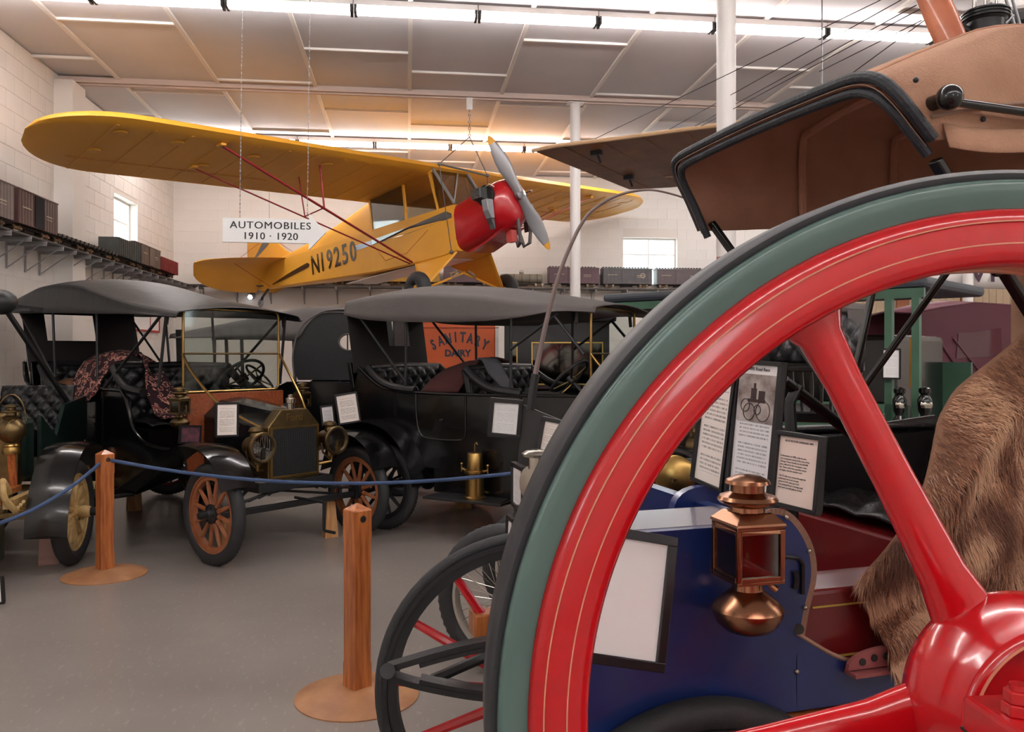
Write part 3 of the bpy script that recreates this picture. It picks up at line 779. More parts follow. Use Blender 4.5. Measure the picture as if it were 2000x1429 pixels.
# clamp spotlight under the shelf
def spot():
    p = P(492, 578, 16.0)
    r = tag(empty('clamp_spotlight', T(p)), 'small clamp spotlight hanging under the railway shelf below the aeroplane tail', 'spotlight')
    I = T(-p); sh = Vector((p.x + .1, V1 - .3, SH - .02))
    MB().tube([(0, 0, .05), (.03, .03, .14), I @ sh], .012, 8).bar((-.08, 0, .14), (.1, .02, .14), .02, .02).build('clamp_arm', M_dark, r)
    MB().lathe([(.05, -.06), (.065, 0), (.062, .05), (.03, .1), (.001, .11)], (0, 0, 0), (.35, .85, .35), 20).build('lamp_head', M_grey, r)
    MB().sphere((-.02, -.045, -.02), .05, 14, 10).build('bulb', mat('lit_bulb', (235, 240, 250), .3, emit=3), r)
spot()
# framed notice on the left wall
def notice():
    p0 = wall_pt(206, 545, 0, U0 + .02); p1 = wall_pt(310, 650, 0, U0 + .02)
    y0, y1 = p0.y, p1.y; z1 = p0.z; z0 = p1.z; c = Vector((U0 + .012, (y0 + y1) / 2, (z0 + z1) / 2)); h, w_ = (z1 - z0) / 2, (y1 - y0) / 2
    r = tag(empty('wall_notice', T(c)), 'large white notice with a red border low on the left wall', 'notice')
    MB().ext(0, .018, -w_, w_, -h, h).build('board', M_paper, r, smooth=0)
    f = MB()
    for a in ((-w_, w_, h - .035, h), (-w_, w_, -h, -h + .035), (-w_, -w_ + .035, -h + .035, h - .035), (w_ - .035, w_, -h + .035, h - .035)): f.ext(.018, .03, *a)
    f.build('red_border', mat('notice_red', (168, 40, 40), .5), r, smooth=0)
    R_ = basis((.02, 0, 0), (0, 1, 0), (0, 0, 1))
    for k, (t_, y, z, sz, mm) in enumerate((('A', -.15 * w_, -.45 * h, .3, 'notice_red'), ('1', .6 * w_, -.5 * h, .34, 'notice_red'))):
        text(t_, sz, MATS[mm], r, basis((.02, y, z), (0, 1, 0), (0, 0, 1)), .001, .004)
    l = MB()
    for k in range(3):
        for j in range(9): l.ext(.018, .02, -w_ * .85 + j * w_ * .19, -w_ * .85 + j * w_ * .19 + w_ * .13, h * (.78 - .2 * k), h * (.78 - .2 * k) + .03)
    o = l.build('small_print', M_blackp, r, smooth=0); o['kind'] = 'stuff'
notice()
# ------------------------------------------------------------------ wheels, lamps, seats shared by the vehicles
def wheel(parent, pos, side, R=.375, tr=.045, n=12, sm=None, rm=None, tm=None, hm=None, sw=.016, tread=.12, sq=1.0, name='wheel', hub=.075, cap=.03, M=None, taper=1.0):
    sm = sm or M_wspoke; rm = rm or sm; tm = tm or M_tyre; hm = hm or M_blackm
    w_ = empty(name, None, parent); w_.matrix_local = M or T(Vector(pos))
    Y = (0, 1, 0)
    MB().torus((0, 0, 0), Y, R - tr, tr, 120 if tread else 64, 12, tread, sq).build('tyre', tm, w_)
    r0 = R - 2 * tr
    MB().ring((0, 0, 0), Y, [(r0 + .012, -.03), (r0 + .012, .03), (r0 - .002, .03), (r0 - .004, -.03)], 64).build('rim', M_blackm if rm is not sm else rm, w_)
    MB().ring((0, 0, 0), Y, [(r0 - .001, -.022), (r0 - .001, .022), (r0 - .032, .02), (r0 - .032, -.02)], 64).build('felloe', rm, w_)
    a = MB().tube([(0, 0, hub * .8), (0, 0, hub + .03), (0, 0, (r0 + hub) * .6), (0, 0, r0 - .03)], [sw * 1.25, sw * 1.15, sw * .95, sw * .8 * taper], 8).build('spoke', sm, w_)
    for k in range(n):
        o = a
        if k: o = a.copy(); COL.objects.link(o)
        o.matrix_local = Matrix.Rotation(2 * pi * (k + .35) / n, 4, 'Y')
    h = MB().lathe([(.001, -.05), (hub, -.045), (hub, .03), (hub * .6, .04), (cap, .06), (cap, .11), (cap * .8, .125), (.001, .13)], (0, 0, 0), (0, side, 0), 20)
    for k in range(6):
        b = 2 * pi * k / 6; h.cyl((hub * .75 * math.cos(b), side * .03, hub * .75 * math.sin(b)), (hub * .75 * math.cos(b), side * .045, hub * .75 * math.sin(b)), .008, n=6)
    h.build('hub', hm, w_)
    return w_
def headlamp(parent, pos, d=(1, 0, 0), r=.115, m=None, name='headlamp', ribs=False):
    m = m or M_brassd; L = empty(name, None, parent); L.matrix_local = T(Vector(pos))
    MB().lathe([(.001, -.17), (.04, -.165), (.075, -.14), (.085, -.10), (.088, -.03), (.1, .0), (r, .01), (r + .006, .03), (r, .045), (r - .014, .045), (r - .016, .02), (.09, .0), (.05, -.08), (.001, -.1)], (0, 0, 0), d, 32).build('shell', m, L)
    MB().lathe([(.001, .026), (r - .015, .024), (r - .015, .03), (.001, .036)], (0, 0, 0), d, 32).build('lens', M_lens, L)
    if ribs:
        for k in range(7): MB().cyl((d[0] * .03 + .002, -.06 + .02 * k, -.09 + abs(k - 3) * .01), (d[0] * .03 + .002, -.06 + .02 * k, .09 - abs(k - 3) * .01), .003, n=6).build('lens_rib', M_nickel, L)
    MB().tube([(-.06, 0, .08), (-.06, 0, .12)], [.05, .04], 14).lathe([(.055, .115), (.06, .125), (.045, .15), (.001, .16)], (-.06, 0, 0), (0, 0, 1), 16).build('chimney', m, L)
    MB().cyl((-.06, 0, -.08), (-.06, 0, -.14), .035, n=12).tube([(-.06, .09, -.02), (-.05, .08, -.1), (-.05, .0, -.17), (-.05, -.08, -.1), (-.06, -.09, -.02)], .009, 8).build('bracket', m, L)
    return L
def oil_lamp(parent, pos, s=1.0, m=None, name='side_lamp', rot=0, part=True):
    """square carriage lamp: fount, glass box, chimney crown"""
    m = m or M_brassd; L = empty(name, None, parent)
    L.matrix_local = T(Vector(pos)) @ Matrix.Rotation(rot, 4, 'Z') @ Matrix.Scale(s, 4)
    MB().lathe([(.001, -.18), (.03, -.179), (.055, -.17), (.074, -.152), (.083, -.13), (.085, -.12), (.080, -.111), (.07, -.1), (.05, -.084), (.037, -.074), (.034, -.055), (.045, -.05), (.001, -.049)], (0, 0, 0), (0, 0, 1), 36).build('fount', m, L)
    bx = MB(); w_ = .062; z0, z1 = -.05, .085
    bx.ext(-w_, w_, -w_, w_, z0, z0 + .008); bx.ext(-w_, w_, -w_, w_, z1 - .008, z1)
    for a in (-1, 1):
        for b in (-1, 1): bx.ext(a * w_, a * (w_ - .01), b * w_, b * (w_ - .01), z0 + .008, z1 - .008)
    for a in (-1, 1):
        for zz in (z0 + .008, z1 - .018):
            bx.ext(a * w_, a * (w_ - .006), -w_ + .01, w_ - .01, zz, zz + .01); bx.ext(-w_ + .01, w_ - .01, a * w_, a * (w_ - .006), zz, zz + .01)
    bx.build('lantern_box', m, L, smooth=0, bevel=.0015)
    for a in (-1, 1):
        MB().ext(a * (w_ - .005), a * (w_ - .007), -w_ + .01, w_ - .01, z0 + .018, z1 - .018).build('lamp_glass', M_shade, L, smooth=0)
        MB().ext(-w_ + .01, w_ - .01, a * (w_ - .005), a * (w_ - .007), z0 + .018, z1 - .018).build('lamp_glass', M_shade, L, smooth=0)
    MB().cyl((0, 0, z0 + .008), (0, 0, z0 + .03), .012, n=12).lathe([(.001, 0), (.008, .006), (.01, .016), (.004, .03), (.001, .036)], (0, 0, z0 + .03), (0, 0, 1), 12).build('burner', M_nickel, L)
    MB().loft([[Vector((a * q, b * q, z)) for a, b in ((-1, -1), (1, -1), (1, 1), (-1, 1))] for q, z in ((.066, .085), (.064, .092), (.045, .112), (.04, .114))]).build('lamp_roof', m, L, smooth=0, bevel=.002)
    MB().lathe([(.001, .108), (.042, .108), (.04, .124), (.066, .134), (.072, .142), (.066, .15), (.046, .156), (.04, .16), (.04, .178), (.054, .180), (.05, .188), (.03, .198), (.001, .202)], (0, 0, 0), (0, 0, 1), 36).build('chimney_crown', m, L)
    MB().tube([(w_, 0, .03), (w_ + .02, 0, .03), (w_ + .02, 0, -.02), (w_, 0, -.02)], .006, 8).cyl((w_ * .6, -w_ * .6, -.055), (w_ * .8, -w_ * .8, -.068), .008, n=8).build('latch', m, L)
    return L
def tufted(parent, fn, nu, nv, amp, m, name, res=7):
    """upholstery: fn(u,v)->(point, normal) with diamond tufting pushed along the normal"""
    def g(u, v):
        p, nrm = fn(u, v)
        a, b = u * nu, v * nv
        q = abs(math.sin(pi * (a + b))) ** .55 * abs(math.sin(pi * (a - b))) ** .55
        e = min(1, 6 * v, 6 * (1 - v), 8 * u, 8 * (1 - u))
        return Vector(p) + Vector(nrm) * (amp * (q * .9 + .25) * (.35 + .65 * e))
    return MB().grid(g, nu * res, nv * res).build(name, m, parent, smooth=80, solid=.01)
def arc_sheet(pts, y0, y1, th=.006, drop=.02):
    """fender: pts (x,z) swept across y with a rolled outer lip"""
    mb = MB(); prof = []
    d = 1 if y1 > y0 else -1
    n = 8
    vs = []
    for x, z in pts:
        row = []
        for k in range(n + 1):
            t = k / n; c = math.sin(pi * t) * .018
            row.append(Vector((x, y0 + (y1 - y0) * t, z + c)))
        vs.append(row)
    rings = []
    for i, row in enumerate(vs):
        a = pts[max(i - 1, 0)]; b = pts[min(i + 1, len(pts) - 1)]
        tx, tz = b[0] - a[0], b[1] - a[1]; l = math.hypot(tx, tz); nx, nz = tz / l, -tx / l
        if nz > 0: nx, nz = -nx, -nz
        ring = row + [q + Vector((nx, 0, nz)) * th for q in row[::-1]]
        rings.append(ring)
    mb.loft(rings)
    return mb
def smooth_pts(pts, n=4):
    out = []; P_ = [pts[0]] + list(pts) + [pts[-1]]
    for i in range(1, len(P_) - 2):
        p0, p1, p2, p3 = (Vector(p) for p in P_[i - 1:i + 3])
        for k in range(n):
            t = k / n
            out.append(tuple(.5 * ((2 * p1) + (-p0 + p2) * t + (2 * p0 - 5 * p1 + 4 * p2 - p3) * t * t + (-p0 + 3 * p1 - 3 * p2 + p3) * t ** 3)))
    out.append(tuple(pts[-1])); return out
def canopy(parent, st, w_, m, name='folding_top', under=None, inset=.0):
    """st: stations (x, z_bottom, z_edge, z_crown[, halfwidth])"""
    rings = []
    for s in smooth_pts([(a[0], a[1], a[2]) for a in st], 4): pass
    cols = smooth_pts([(a[0], a[1], a[2]) for a in st], 4); cr = smooth_pts([(a[3], a[4] if len(a) > 4 else w_, 0) for a in st], 4)
    for (x, zb, ze), (zc, hw, _) in zip(cols, cr):
        out = [Vector((x, -hw - .03, zb))]
        for k in range(1, 4): out.append(Vector((x, -hw - .03 + .02 * k / 3, zb + (ze - .05 - zb) * k / 3)))
        for k in range(1, 4):
            a = pi / 2 * k / 3; out.append(Vector((x, -hw - .01 + .05 * (1 - math.cos(a)), ze - .05 + .05 * math.sin(a))))
        for k in range(1, 12):
            t = -1 + 2 * k / 12; out.append(Vector((x, t * (hw - .04), ze + (zc - ze) * (1 - t * t))))
        for q in [v.copy() for v in out[:7][::-1]]: out.append(Vector((x, -q.y, q.z)))
        rings.append(out)
    n = len(rings[0]); vs = [p for r in rings for p in r]; fs = []
    for i in range(len(rings) - 1):
        for j in range(n - 1): fs.append((i * n + j, i * n + j + 1, (i + 1) * n + j + 1, (i + 1) * n + j))
    return MB().add(vs, fs).build(name, m, parent, smooth=60, solid=.008)
def steer(parent, c, ax, R=.2, m=None):
    c = Vector(c); ax = Vector(ax).normalized(); m = m or M_blackm
    S = empty('steering_wheel', None, parent)
    MB().torus(c, ax, R, .014, 40, 8).build('wheel_rim', m, S)
    u = ax.cross(Vector((0, 1, 0))).normalized(); v = ax.cross(u)
    for k in range(4):
        a = pi / 4 + k * pi / 2; MB().cyl(c - ax * .03, c + (u * math.cos(a) + v * math.sin(a)) * R, .008, n=8).build('spider_arm', M_brassd, S)
    MB().cyl(c - ax * .8, c + ax * .01, .016, n=10).lathe([(.001, -.06), (.035, -.055), (.035, .005), (.001, .01)], c, ax, 14).build('column', M_blackm, S)
    lv = MB().tube([c - ax * .06, c - ax * .06 + u * .12 + v * .05], .006, 6).tube([c - ax * .06, c - ax * .06 - u * .1 + v * .08], .006, 6); lv.build('spark_lever', M_brass, S)
def carbide_generator(fr_w, m, label, s=1.0, ears=True):
    r = tag(empty('carbide_generator', fr_w @ Matrix.Scale(s, 4)), label, 'lamp gas generator')
    MB().lathe([(.001, 0), (.085, 0), (.085, .012), (.072, .02), (.072, .19), (.085, .2), (.085, .215), (.062, .22), (.062, .345), (.055, .355), (.001, .36)], (0, 0, 0), (0, 0, 1), 32).build('tank', m, r)
    MB().tube([(0, 0, .35), (0, 0, .42), (.015, 0, .435), (.025, 0, .42)], .005, 8).build('hook', m, r)
    if ears:
        for a in (-1, 1): MB().cyl((a * .07, 0, .21), (a * .12, 0, .225), .009, n=8).cyl((a * .12, 0, .2), (a * .12, 0, .26), .007, n=8).sphere((a * .12, 0, .26), .013, 10, 6).build('wing_nut', m, r)
    return r
# ------------------------------------------------------------------ brass-era touring car
def touring(fr, label, q):
    A = tag(empty(q.get('kind', 'vintage_touring_car'), fr.M), label, 'car')
    wb, hw = q.get('wb', 2.54), .70
    for i, (x, sd) in enumerate(((0, -1), (0, 1), (-wb, -1), (-wb, 1))):
        wheel(A, (x, sd * hw, .385), sd, .385, .05, 12, q['spoke'], q['spoke'])
    ch = MB().ext(-wb - .5, .08, -.36, -.31, .5, .57).ext(-wb - .5, .08, .31, .36, .5, .57).ext(.04, .08, -.31, .31, .5, .57).ext(-wb - .5, -wb - .45, -.31, .31, .5, .57)
    ch.build('chassis_rail', M_blackm, A, smooth=0)
    MB().bar((0, -hw + .05, .36), (0, hw - .05, .36), .035, .05).bar((0, -.5, .36), (0, -.5, .44), .03, .03).bar((0, .5, .36), (0, .5, .44), .03, .03).build('front_axle', M_blackm, A, bevel=.006)
    MB().cyl((-wb, -hw + .05, .385), (-wb, hw - .05, .385), .035, n=12).sphere((-wb, 0, .385), .13, 16, 10, (.7, .8, 1)).build('rear_axle', M_blackm, A)
    for x in (.03, -wb):
        sp = MB()
        for k in range(5):
            L_ = .6 - .09 * k; sp.tube([(x, -L_, .42 + .0 + .012 * k + .0), (x, -L_ / 2, .475 + .012 * k), (x, 0, .5 + .012 * k), (x, L_ / 2, .475 + .012 * k), (x, L_, .42 + .012 * k)], .011, 6)
        sp.build('leaf_spring', M_blackm, A)
    MB().cyl((-.12, -.55, .33), (-.12, .55, .33), .012, n=8).bar((-.02, -.6, .36), (-.55, -.05, .42), .02, .02).bar((-.02, .6, .36), (-.55, .05, .42), .02, .02).build('track_rod', M_blackm, A)
    MB().cyl((.05, 0, .42), (.42, 0, .42), .012, n=8).tube([(.38, 0, .42), (.42, 0, .42), (.42, 0, .22), (.42, 0, .2), (.55, 0, .2)], .013, 8).build('starting_crank', M_blackm, A)
    # fenders and boards
    F1 = smooth_pts(q.get('ff', [(.36, .6), (.25, .78), (.05, .88), (-.25, .885), (-.5, .79), (-.85, .62), (-1.45, .37)]), 4)
    F2 = smooth_pts(q.get('rf', [(-2.2, .37), (-2.32, .6), (-2.5, .82), (-2.78, .93), (-3.05, .9), (-3.26, .74), (-3.38, .5)]), 4)
    for s in (-1, 1):
        arc_sheet(F1, s * .57, s * .86).build('fender', M_black, A, smooth=60)
        arc_sheet(F2, s * .58, s * .84).build('fender', M_black, A, smooth=60)
        MB().ext(-2.22, -1.44, s * .58, s * .86, .345, .365).build('running_board', M_blackm, A, smooth=0, bevel=.004)
        MB().prism([(-1.42, 0, .36), (-2.3, 0, .36), (-2.3, 0, .66), (-.7, 0, .66), (-.7, 0, .58)], 1, s * .565, s * .575).build('splash_apron', M_black, A, smooth=0)
    # body
    side = q['side']
    for s in (-1, 1):
        MB().prism([(x, 0, z) for x, z in smooth_pts(side, 3)], 1, s * .6, s * .575).build('body_side', M_black, A, smooth=0, bevel=.006)
        MB().tube([(x, s * .604, z) for x, z in smooth_pts(q['rail'], 4)], q.get('railr', .014), 8).build('body_moulding', M_black, A)
        for dr in q.get('doors', []):
            MB().tube([(x, s * .603, z) for x, z in smooth_pts(dr, 4)], .008, 6).build('door_moulding', M_black, A)
        MB().cyl((-2.2, s * .60, 1.0), (-2.2, s * .63, 1.0), .012, n=8).build('door_handle', M_blackm, A)
        MB().ext(-3.3, -.8, s * .607, s * .6, .93, .945).build('belt_strip', M_black, A, smooth=0)
    xr = q['xr']
    MB().prism([(xr - .02, 0, .66), (xr + .03, 0, .66), (xr - .14, 0, 1.5), (xr - .19, 0, 1.5)], 1, -.58, .58).build('rear_panel', M_black, A, smooth=0, bevel=.01)
    MB().ext(xr, -.78, -.57, .57, .62, .68).build('floor_pan', M_lining, A, smooth=0)
    for sx in (q['seat'][0], q['seat'][1]):
        MB().ext(sx + .02, sx + .52, -.55, .55, .68, .93).build('seat_box', M_black, A, smooth=0)
        tufted(A, lambda u, v, sx=sx: ((sx + .06 + .5 * v, -.54 + 1.08 * u, .96 + .02 * math.sin(pi * v)), (0, 0, 1)), 6, 2, .035, M_leather, 'seat_cushion')
        top = q.get('seattop', 1.47)
        tufted(A, lambda u, v, sx=sx: ((sx + .06 - .1 * v - .03 * math.sin(pi * v), -.56 + 1.12 * u, .97 + (top - .97) * v), (1, 0, .12)), 7, 3, .045, M_leather, 'seat_back')
        MB().prism([(sx + .04, 0, .93), (sx + .0, 0, .93), (sx - .12, 0, top), (sx - .05, 0, top)], 1, -.57, .57).build('seat_shell', M_black, A, smooth=0, bevel=.012)
        MB().tube([(sx - .06, -.57, top), (sx - .07, 0, top + .015), (sx - .06, .57, top)], .035, 10).build('seat_roll', M_leather, A)
        for s in (-1, 1):
            MB().tube(smooth_pts([(sx - .06, s * .57, top), (sx + .05, s * .58, top - .09), (sx + .22, s * .585, 1.28), (sx + .5, s * .585, 1.25)], 4), .04, 10).build('arm_roll', M_leather, A)
    # scuttle, bonnet, radiator
    MB().ext(-.80, -.765, -.47, .47, .6, 1.25).build('dashboard', q.get('dashm', M_dashw), A, smooth=0, bevel=.006)
    def hs(x, w2, zt):
        return [Vector((x, y, z)) for y, z in ((-w2, .6), (-w2, zt - .13), (-w2 * .55, zt - .01), (0, zt + .01), (w2 * .55, zt - .01), (w2, zt - .13), (w2, .6))]
    hd = MB().loft([hs(-.76, .33, 1.2), hs(-.06, .235, 1.125)]).build('bonnet', M_black, A, smooth=0, bevel=.008)
    MB().tube([(-.35, -.31, 1.0), (-.35, -.335, 1.02), (-.27, -.325, 1.02), (-.27, -.305, 1.0)], .006, 6).build('bonnet_handle', M_blackm, hd)
    R1 = empty('radiator', None, A)
    o8 = [(-.25, .57), (.25, .57), (.25, 1.0), (.13, 1.135), (-.13, 1.135), (-.25, 1.0)]
    sh = MB().prism([(0, y, z) for y, z in o8], 0, -.07, .04).build('shell', M_brassd, R1, smooth=0, bevel=.008)
    MB().ext(.038, .046, -.215, .215, .61, .985).build('core', mat('radiator_core', (30, 31, 32), .6), R1, smooth=0)
    fins = MB()
    for k in range(24): fins.ext(.046, .049, -.213 + k * .0183, -.211 + k * .0183, .612, .983)
    for k in range(30): fins.ext(.046, .0505, -.213, .213, .615 + k * .0124, .6165 + k * .0124)
    o = fins.build('core_fins', mat('fin_grey', (72, 74, 76), .4, .6), R1, smooth=0); o['kind'] = 'stuff'
    fr_ = MB()
    for a in ((-.235, .235, .985, .998), (-.235, .235, .597, .61), (-.235, -.215, .61, .985), (.215, .235, .61, .985)): fr_.ext(.04, .052, *a)
    fr_.build('core_frame', M_brass, R1, smooth=0)
    MB().lathe([(.001, 0), (.03, 0), (.03, .05), (.04, .055), (.04, .09), (.022, .1), (.022, .12), (.001, .125)], (-.01, 0, 1.13), (0, 0, 1), 16).build('filler_cap', M_nickel, R1)
    if q.get('script'): text(q['script'], .085, M_brass, R1, basis((.041, 0, 1.07), (0, 1, 0), (0, .0, 1)) @ Matrix.Shear('XZ', 4, (0, 0)), .001, .0006)
    for s in (-1, 1):
        headlamp(A, (.1, s * .36, .86), ribs=s < 0)
        MB().tube([(.0, s * .27, .66), (.06, s * .36, .68), (.06, s * .36, .72)], .012, 8).build('lamp_fork', M_brass, A)
        oil_lamp(A, (-.66, s * .6, 1.14), .9, M_brassd, rot=.2)
        MB().bar((-.78, s * .47, 1.12), (-.68, s * .56, 1.1), .02, .02).build('lamp_bracket', M_blackm, A)
    # windscreen
    wx = q.get('wx', -.84); zb, zt = 1.26, 1.965; r_ = .05
    W_ = empty('windscreen', None, A)
    co = []
    for cy, cz, a0 in ((.47 - r_, zt - r_, 0), (-.47 + r_, zt - r_, 90), (-.47 + r_, zb + r_, 180), (.47 - r_, zb + r_, 270)):
        for k in range(5):
            a = math.radians(a0 + k * 22.5); co.append((wx, cy + r_ * math.cos(a), cz + r_ * math.sin(a)))
    MB().tube(co, .011, 10, loop=True).build('frame', M_brass, W_)
    MB().cyl((wx, -.47, 1.585), (wx, .47, 1.585), .009, n=8).build('centre_bar', M_brassd, W_)
    for z0, z1 in ((zb + .01, 1.575), (1.595, zt - .01)): MB().ext(wx - .002, wx + .002, -.46, .46, z0, z1).build('pane', M_clear, W_, smooth=0)
    for s in (-1, 1):
        MB().tube(smooth_pts([(wx, s * .475, 1.585), (wx + .15, s * .47, 1.42), (wx + .45, s * .4, 1.17), (-.05, s * .22, .98)], 4), .011, 8).build('stay_rod', M_brass, W_)
    steer(A, (q.get('sx', -1.12), q.get('sy', .28), 1.38), (-.72, 0, .7))
    # folding top
    canopy(A, q['top'], .60, q['topm'])
    pv = q['poles']
    for s in (-1, 1):
        for k, (a, b) in enumerate(pv):
            MB().tube([(a[0], s * .6, a[1]), (b[0], s * .585, b[1])], .013, 8).build('top_bow', M_blackm, A)
    for x, z in q['hoops']:
        MB().tube([(x, -.58, z - .12), (x, -.56, z - .02), (x, 0, z + .045), (x, .56, z - .02), (x, .58, z - .12)], .016, 8).build('roof_bow', M_lining, A)
    cx_, ct, cb_ = q['curt']
    win = q['window']; c = MB()
    def cur(y0, y1, z0, z1):
        xa = lambda z: cx_[0] + (cx_[1] - cx_[0]) * (z - cb_) / (ct - cb_)
        c.add([(xa(z0), y0, z0), (xa(z0), y1, z0), (xa(z1), y1, z1), (xa(z1), y0, z1), (xa(z0) - .006, y0, z0), (xa(z0) - .006, y1, z0), (xa(z1) - .006, y1, z1), (xa(z1) - .006, y0, z1)], [(0, 1, 2, 3), (7, 6, 5, 4), (0, 4, 5, 1), (1, 5, 6, 2), (2, 6, 7, 3), (3, 7, 4, 0)])
    cur(-.6, .6, cb_, win[2]); cur(-.6, .6, win[3], ct); cur(-.6, win[0], win[2], win[3]); cur(win[1], .6, win[2], win[3])
    c.build('rear_curtain', M_lining, A, smooth=0)
    if q.get('farq'):
        MB().prism([(x, 0, z) for x, z in q['farq']], 1, .59, .6).build('side_curtain', M_lining, A, smooth=0)
    return A
# ------------------------------------------------------------------ car with varnished spokes (left)
c1 = Fr(-2.24 + .63 * .7, 6.35 + .77 * .7, .77, -.63)
q1 = dict(spoke=M_wspoke, topm=M_topblk, script='Ford', wb=2.6,
    side=[(-3.75, 1.5), (-3.6, 1.24), (-2.6, 1.24), (-1.75, 1.25), (-1.6, 1.22), (-1.52, 1.12), (-1.42, .94), (-1.22, .83), (-.98, .8), (-.8, .8), (-.8, .62), (-3.3, .62), (-3.5, .9)],
    rail=[(-3.75, 1.5), (-3.6, 1.25), (-2.6, 1.25), (-1.75, 1.26), (-1.6, 1.23), (-1.52, 1.12), (-1.42, .94), (-1.22, .83), (-.98, .8), (-.8, .8)],
    doors=[[(-2.0, 1.24), (-2.0, .68)], [(-2.62, 1.24), (-2.62, .9)]],
    xr=-3.5, seat=(-3.35, -1.78), seattop=1.46,
    top=[(-4.1, 2.02, 2.14, 2.18), (-3.7, 2.0, 2.21, 2.28), (-3.27, 1.99, 2.265, 2.35), (-2.6, 1.97, 2.24, 2.32), (-2.11, 1.95, 2.15, 2.24), (-1.5, 1.93, 2.03, 2.12), (-.91, 1.9, 1.95, 2.03), (-.7, 1.89, 1.93, 1.98)],
    poles=[((-3.0, 1.35), (-3.1, 2.1)), ((-2.1, 1.25), (-2.15, 2.05)), ((-3.0, 1.33), (-4.0, 2.1)), ((-2.0, 1.25), (-.95, 1.93)), ((-1.0, 1.3), (-.9, 1.93))],
    hoops=[(-3.27, 2.24), (-2.11, 2.14), (-.91, 1.95)],
    curt=((-3.62, -3.85), 2.12, 1.4), window=(-.38, .13, 1.72, 2.0), wx=-.84)
car1 = touring(c1, 'black open touring car with varnished wooden spokes, brass radiator turned to the viewer', q1)
# ------------------------------------------------------------------ second touring car, seen from its side
rx, rz = -1.145 + .5 * .7, 7.63 + .866 * .7
c3 = Fr(rx + .866 * 2.75, rz - .5 * 2.75, .866, -.5)
q3 = dict(spoke=M_blackm, topm=M_topgrey, wb=2.78, rf=[(-2.34, .43), (-2.4, .62), (-2.56, .86), (-2.85, .97), (-3.1, .92), (-3.3, .76), (-3.4, .5)],
    side=[(-3.14, 1.45), (-2.92, 1.29), (-2.71, 1.245), (-2.09, 1.225), (-.81, 1.24), (-.81, .62), (-3.2, .62), (-3.3, 1.0)],
    rail=[(-3.14, 1.46), (-2.92, 1.3), (-2.71, 1.25), (-2.09, 1.23), (-.81, 1.245)],
    doors=[[(-2.48, 1.23), (-2.47, 1.0), (-2.42, .86), (-2.3, .83), (-2.05, .83), (-1.96, .86), (-1.95, 1.0), (-1.95, 1.22)], [(-1.4, 1.23), (-1.4, .7)]],
    xr=-3.12, seat=(-3.0, -1.9), seattop=1.45, dashm=M_black,
    top=[(-3.3, 1.95, 2.08, 2.12), (-3.05, 1.9, 2.11, 2.19), (-2.59, 1.87, 2.13, 2.23), (-1.9, 1.86, 2.09, 2.19), (-1.47, 1.88, 2.03, 2.13), (-1.05, 1.93, 1.99, 2.06), (-.72, 1.92, 1.96, 2.0)],
    poles=[((-2.6, 1.3), (-2.6, 2.0)), ((-1.5, 1.3), (-1.5, 2.0)), ((-2.6, 1.33), (-3.15, 1.93)), ((-1.5, 1.62), (-1.05, 1.92)), ((-.82, 1.58), (-1.1, 1.9))],
    hoops=[(-3.05, 2.1), (-2.59, 2.13), (-1.47, 2.02), (-.9, 1.95)],
    curt=((-3.2, -3.3), 2.06, 1.4), window=(-.02, .33, 1.66, 1.93), wx=-.82, sx=-1.1, sy=-.3)
car3 = touring(c3, 'black open touring car with a grey cloth top and black spokes, seen side-on', q3)
# gas generators on the running boards
def on_car(fr, x, y, z): return fr.M @ T((x, y, z))
carbide_generator(on_car(c1, -2.1, -.72, .367), M_copper, 'copper gas generator on the running board behind the left rope post', ears=False)
carbide_generator(on_car(c3, -1.78, -.72, .367), M_brass, 'brass gas generator on the running board of the side-on touring car', 1.08)
# rugs and cushions in the cars
def rug_mat():
    m = mat('scroll_rug', (62, 26, 34), .95, bump=.3, bscale=90)
    nt = m.node_tree; b = nt.nodes['Principled BSDF']; tc = [n for n in nt.nodes if n.type == 'TEX_COORD'][0]
    ns = nt.nodes.new('ShaderNodeTexNoise'); ns.inputs['Scale'].default_value = 9; nt.links.new(tc.outputs['Object'], ns.inputs['Vector'])
    ad = nt.nodes.new('ShaderNodeVectorMath'); ad.operation = 'MULTIPLY_ADD'; ad.inputs[1].default_value = (.25, .25, .25); nt.links.new(ns.outputs['Color'], ad.inputs[0]); nt.links.new(tc.outputs['Object'], ad.inputs[2])
    w1 = nt.nodes.new('ShaderNodeTexVoronoi'); w1.inputs['Scale'].default_value = 13; w1.feature = 'F1'; nt.links.new(ad.outputs[0], w1.inputs['Vector'])
    r = nt.nodes.new('ShaderNodeValToRGB'); e = r.color_ramp.elements
    e[0].position = 0; e[0].color = (*lin((150, 50, 52)), 1); e[1].position = 1; e[1].color = (*lin((48, 20, 30)), 1)
    for p_, c_ in ((.16, (150, 50, 52)), (.2, (50, 20, 30)), (.34, (54, 22, 32)), (.38, (206, 150, 132)), (.48, (196, 138, 122)), (.52, (52, 20, 30))):
        q_ = e.new(p_); q_.color = (*lin(c_), 1)
    nt.links.new(w1.outputs['Distance'], r.inputs[0]); nt.links.new(r.outputs[0], b.inputs['Base Color'])
    return m
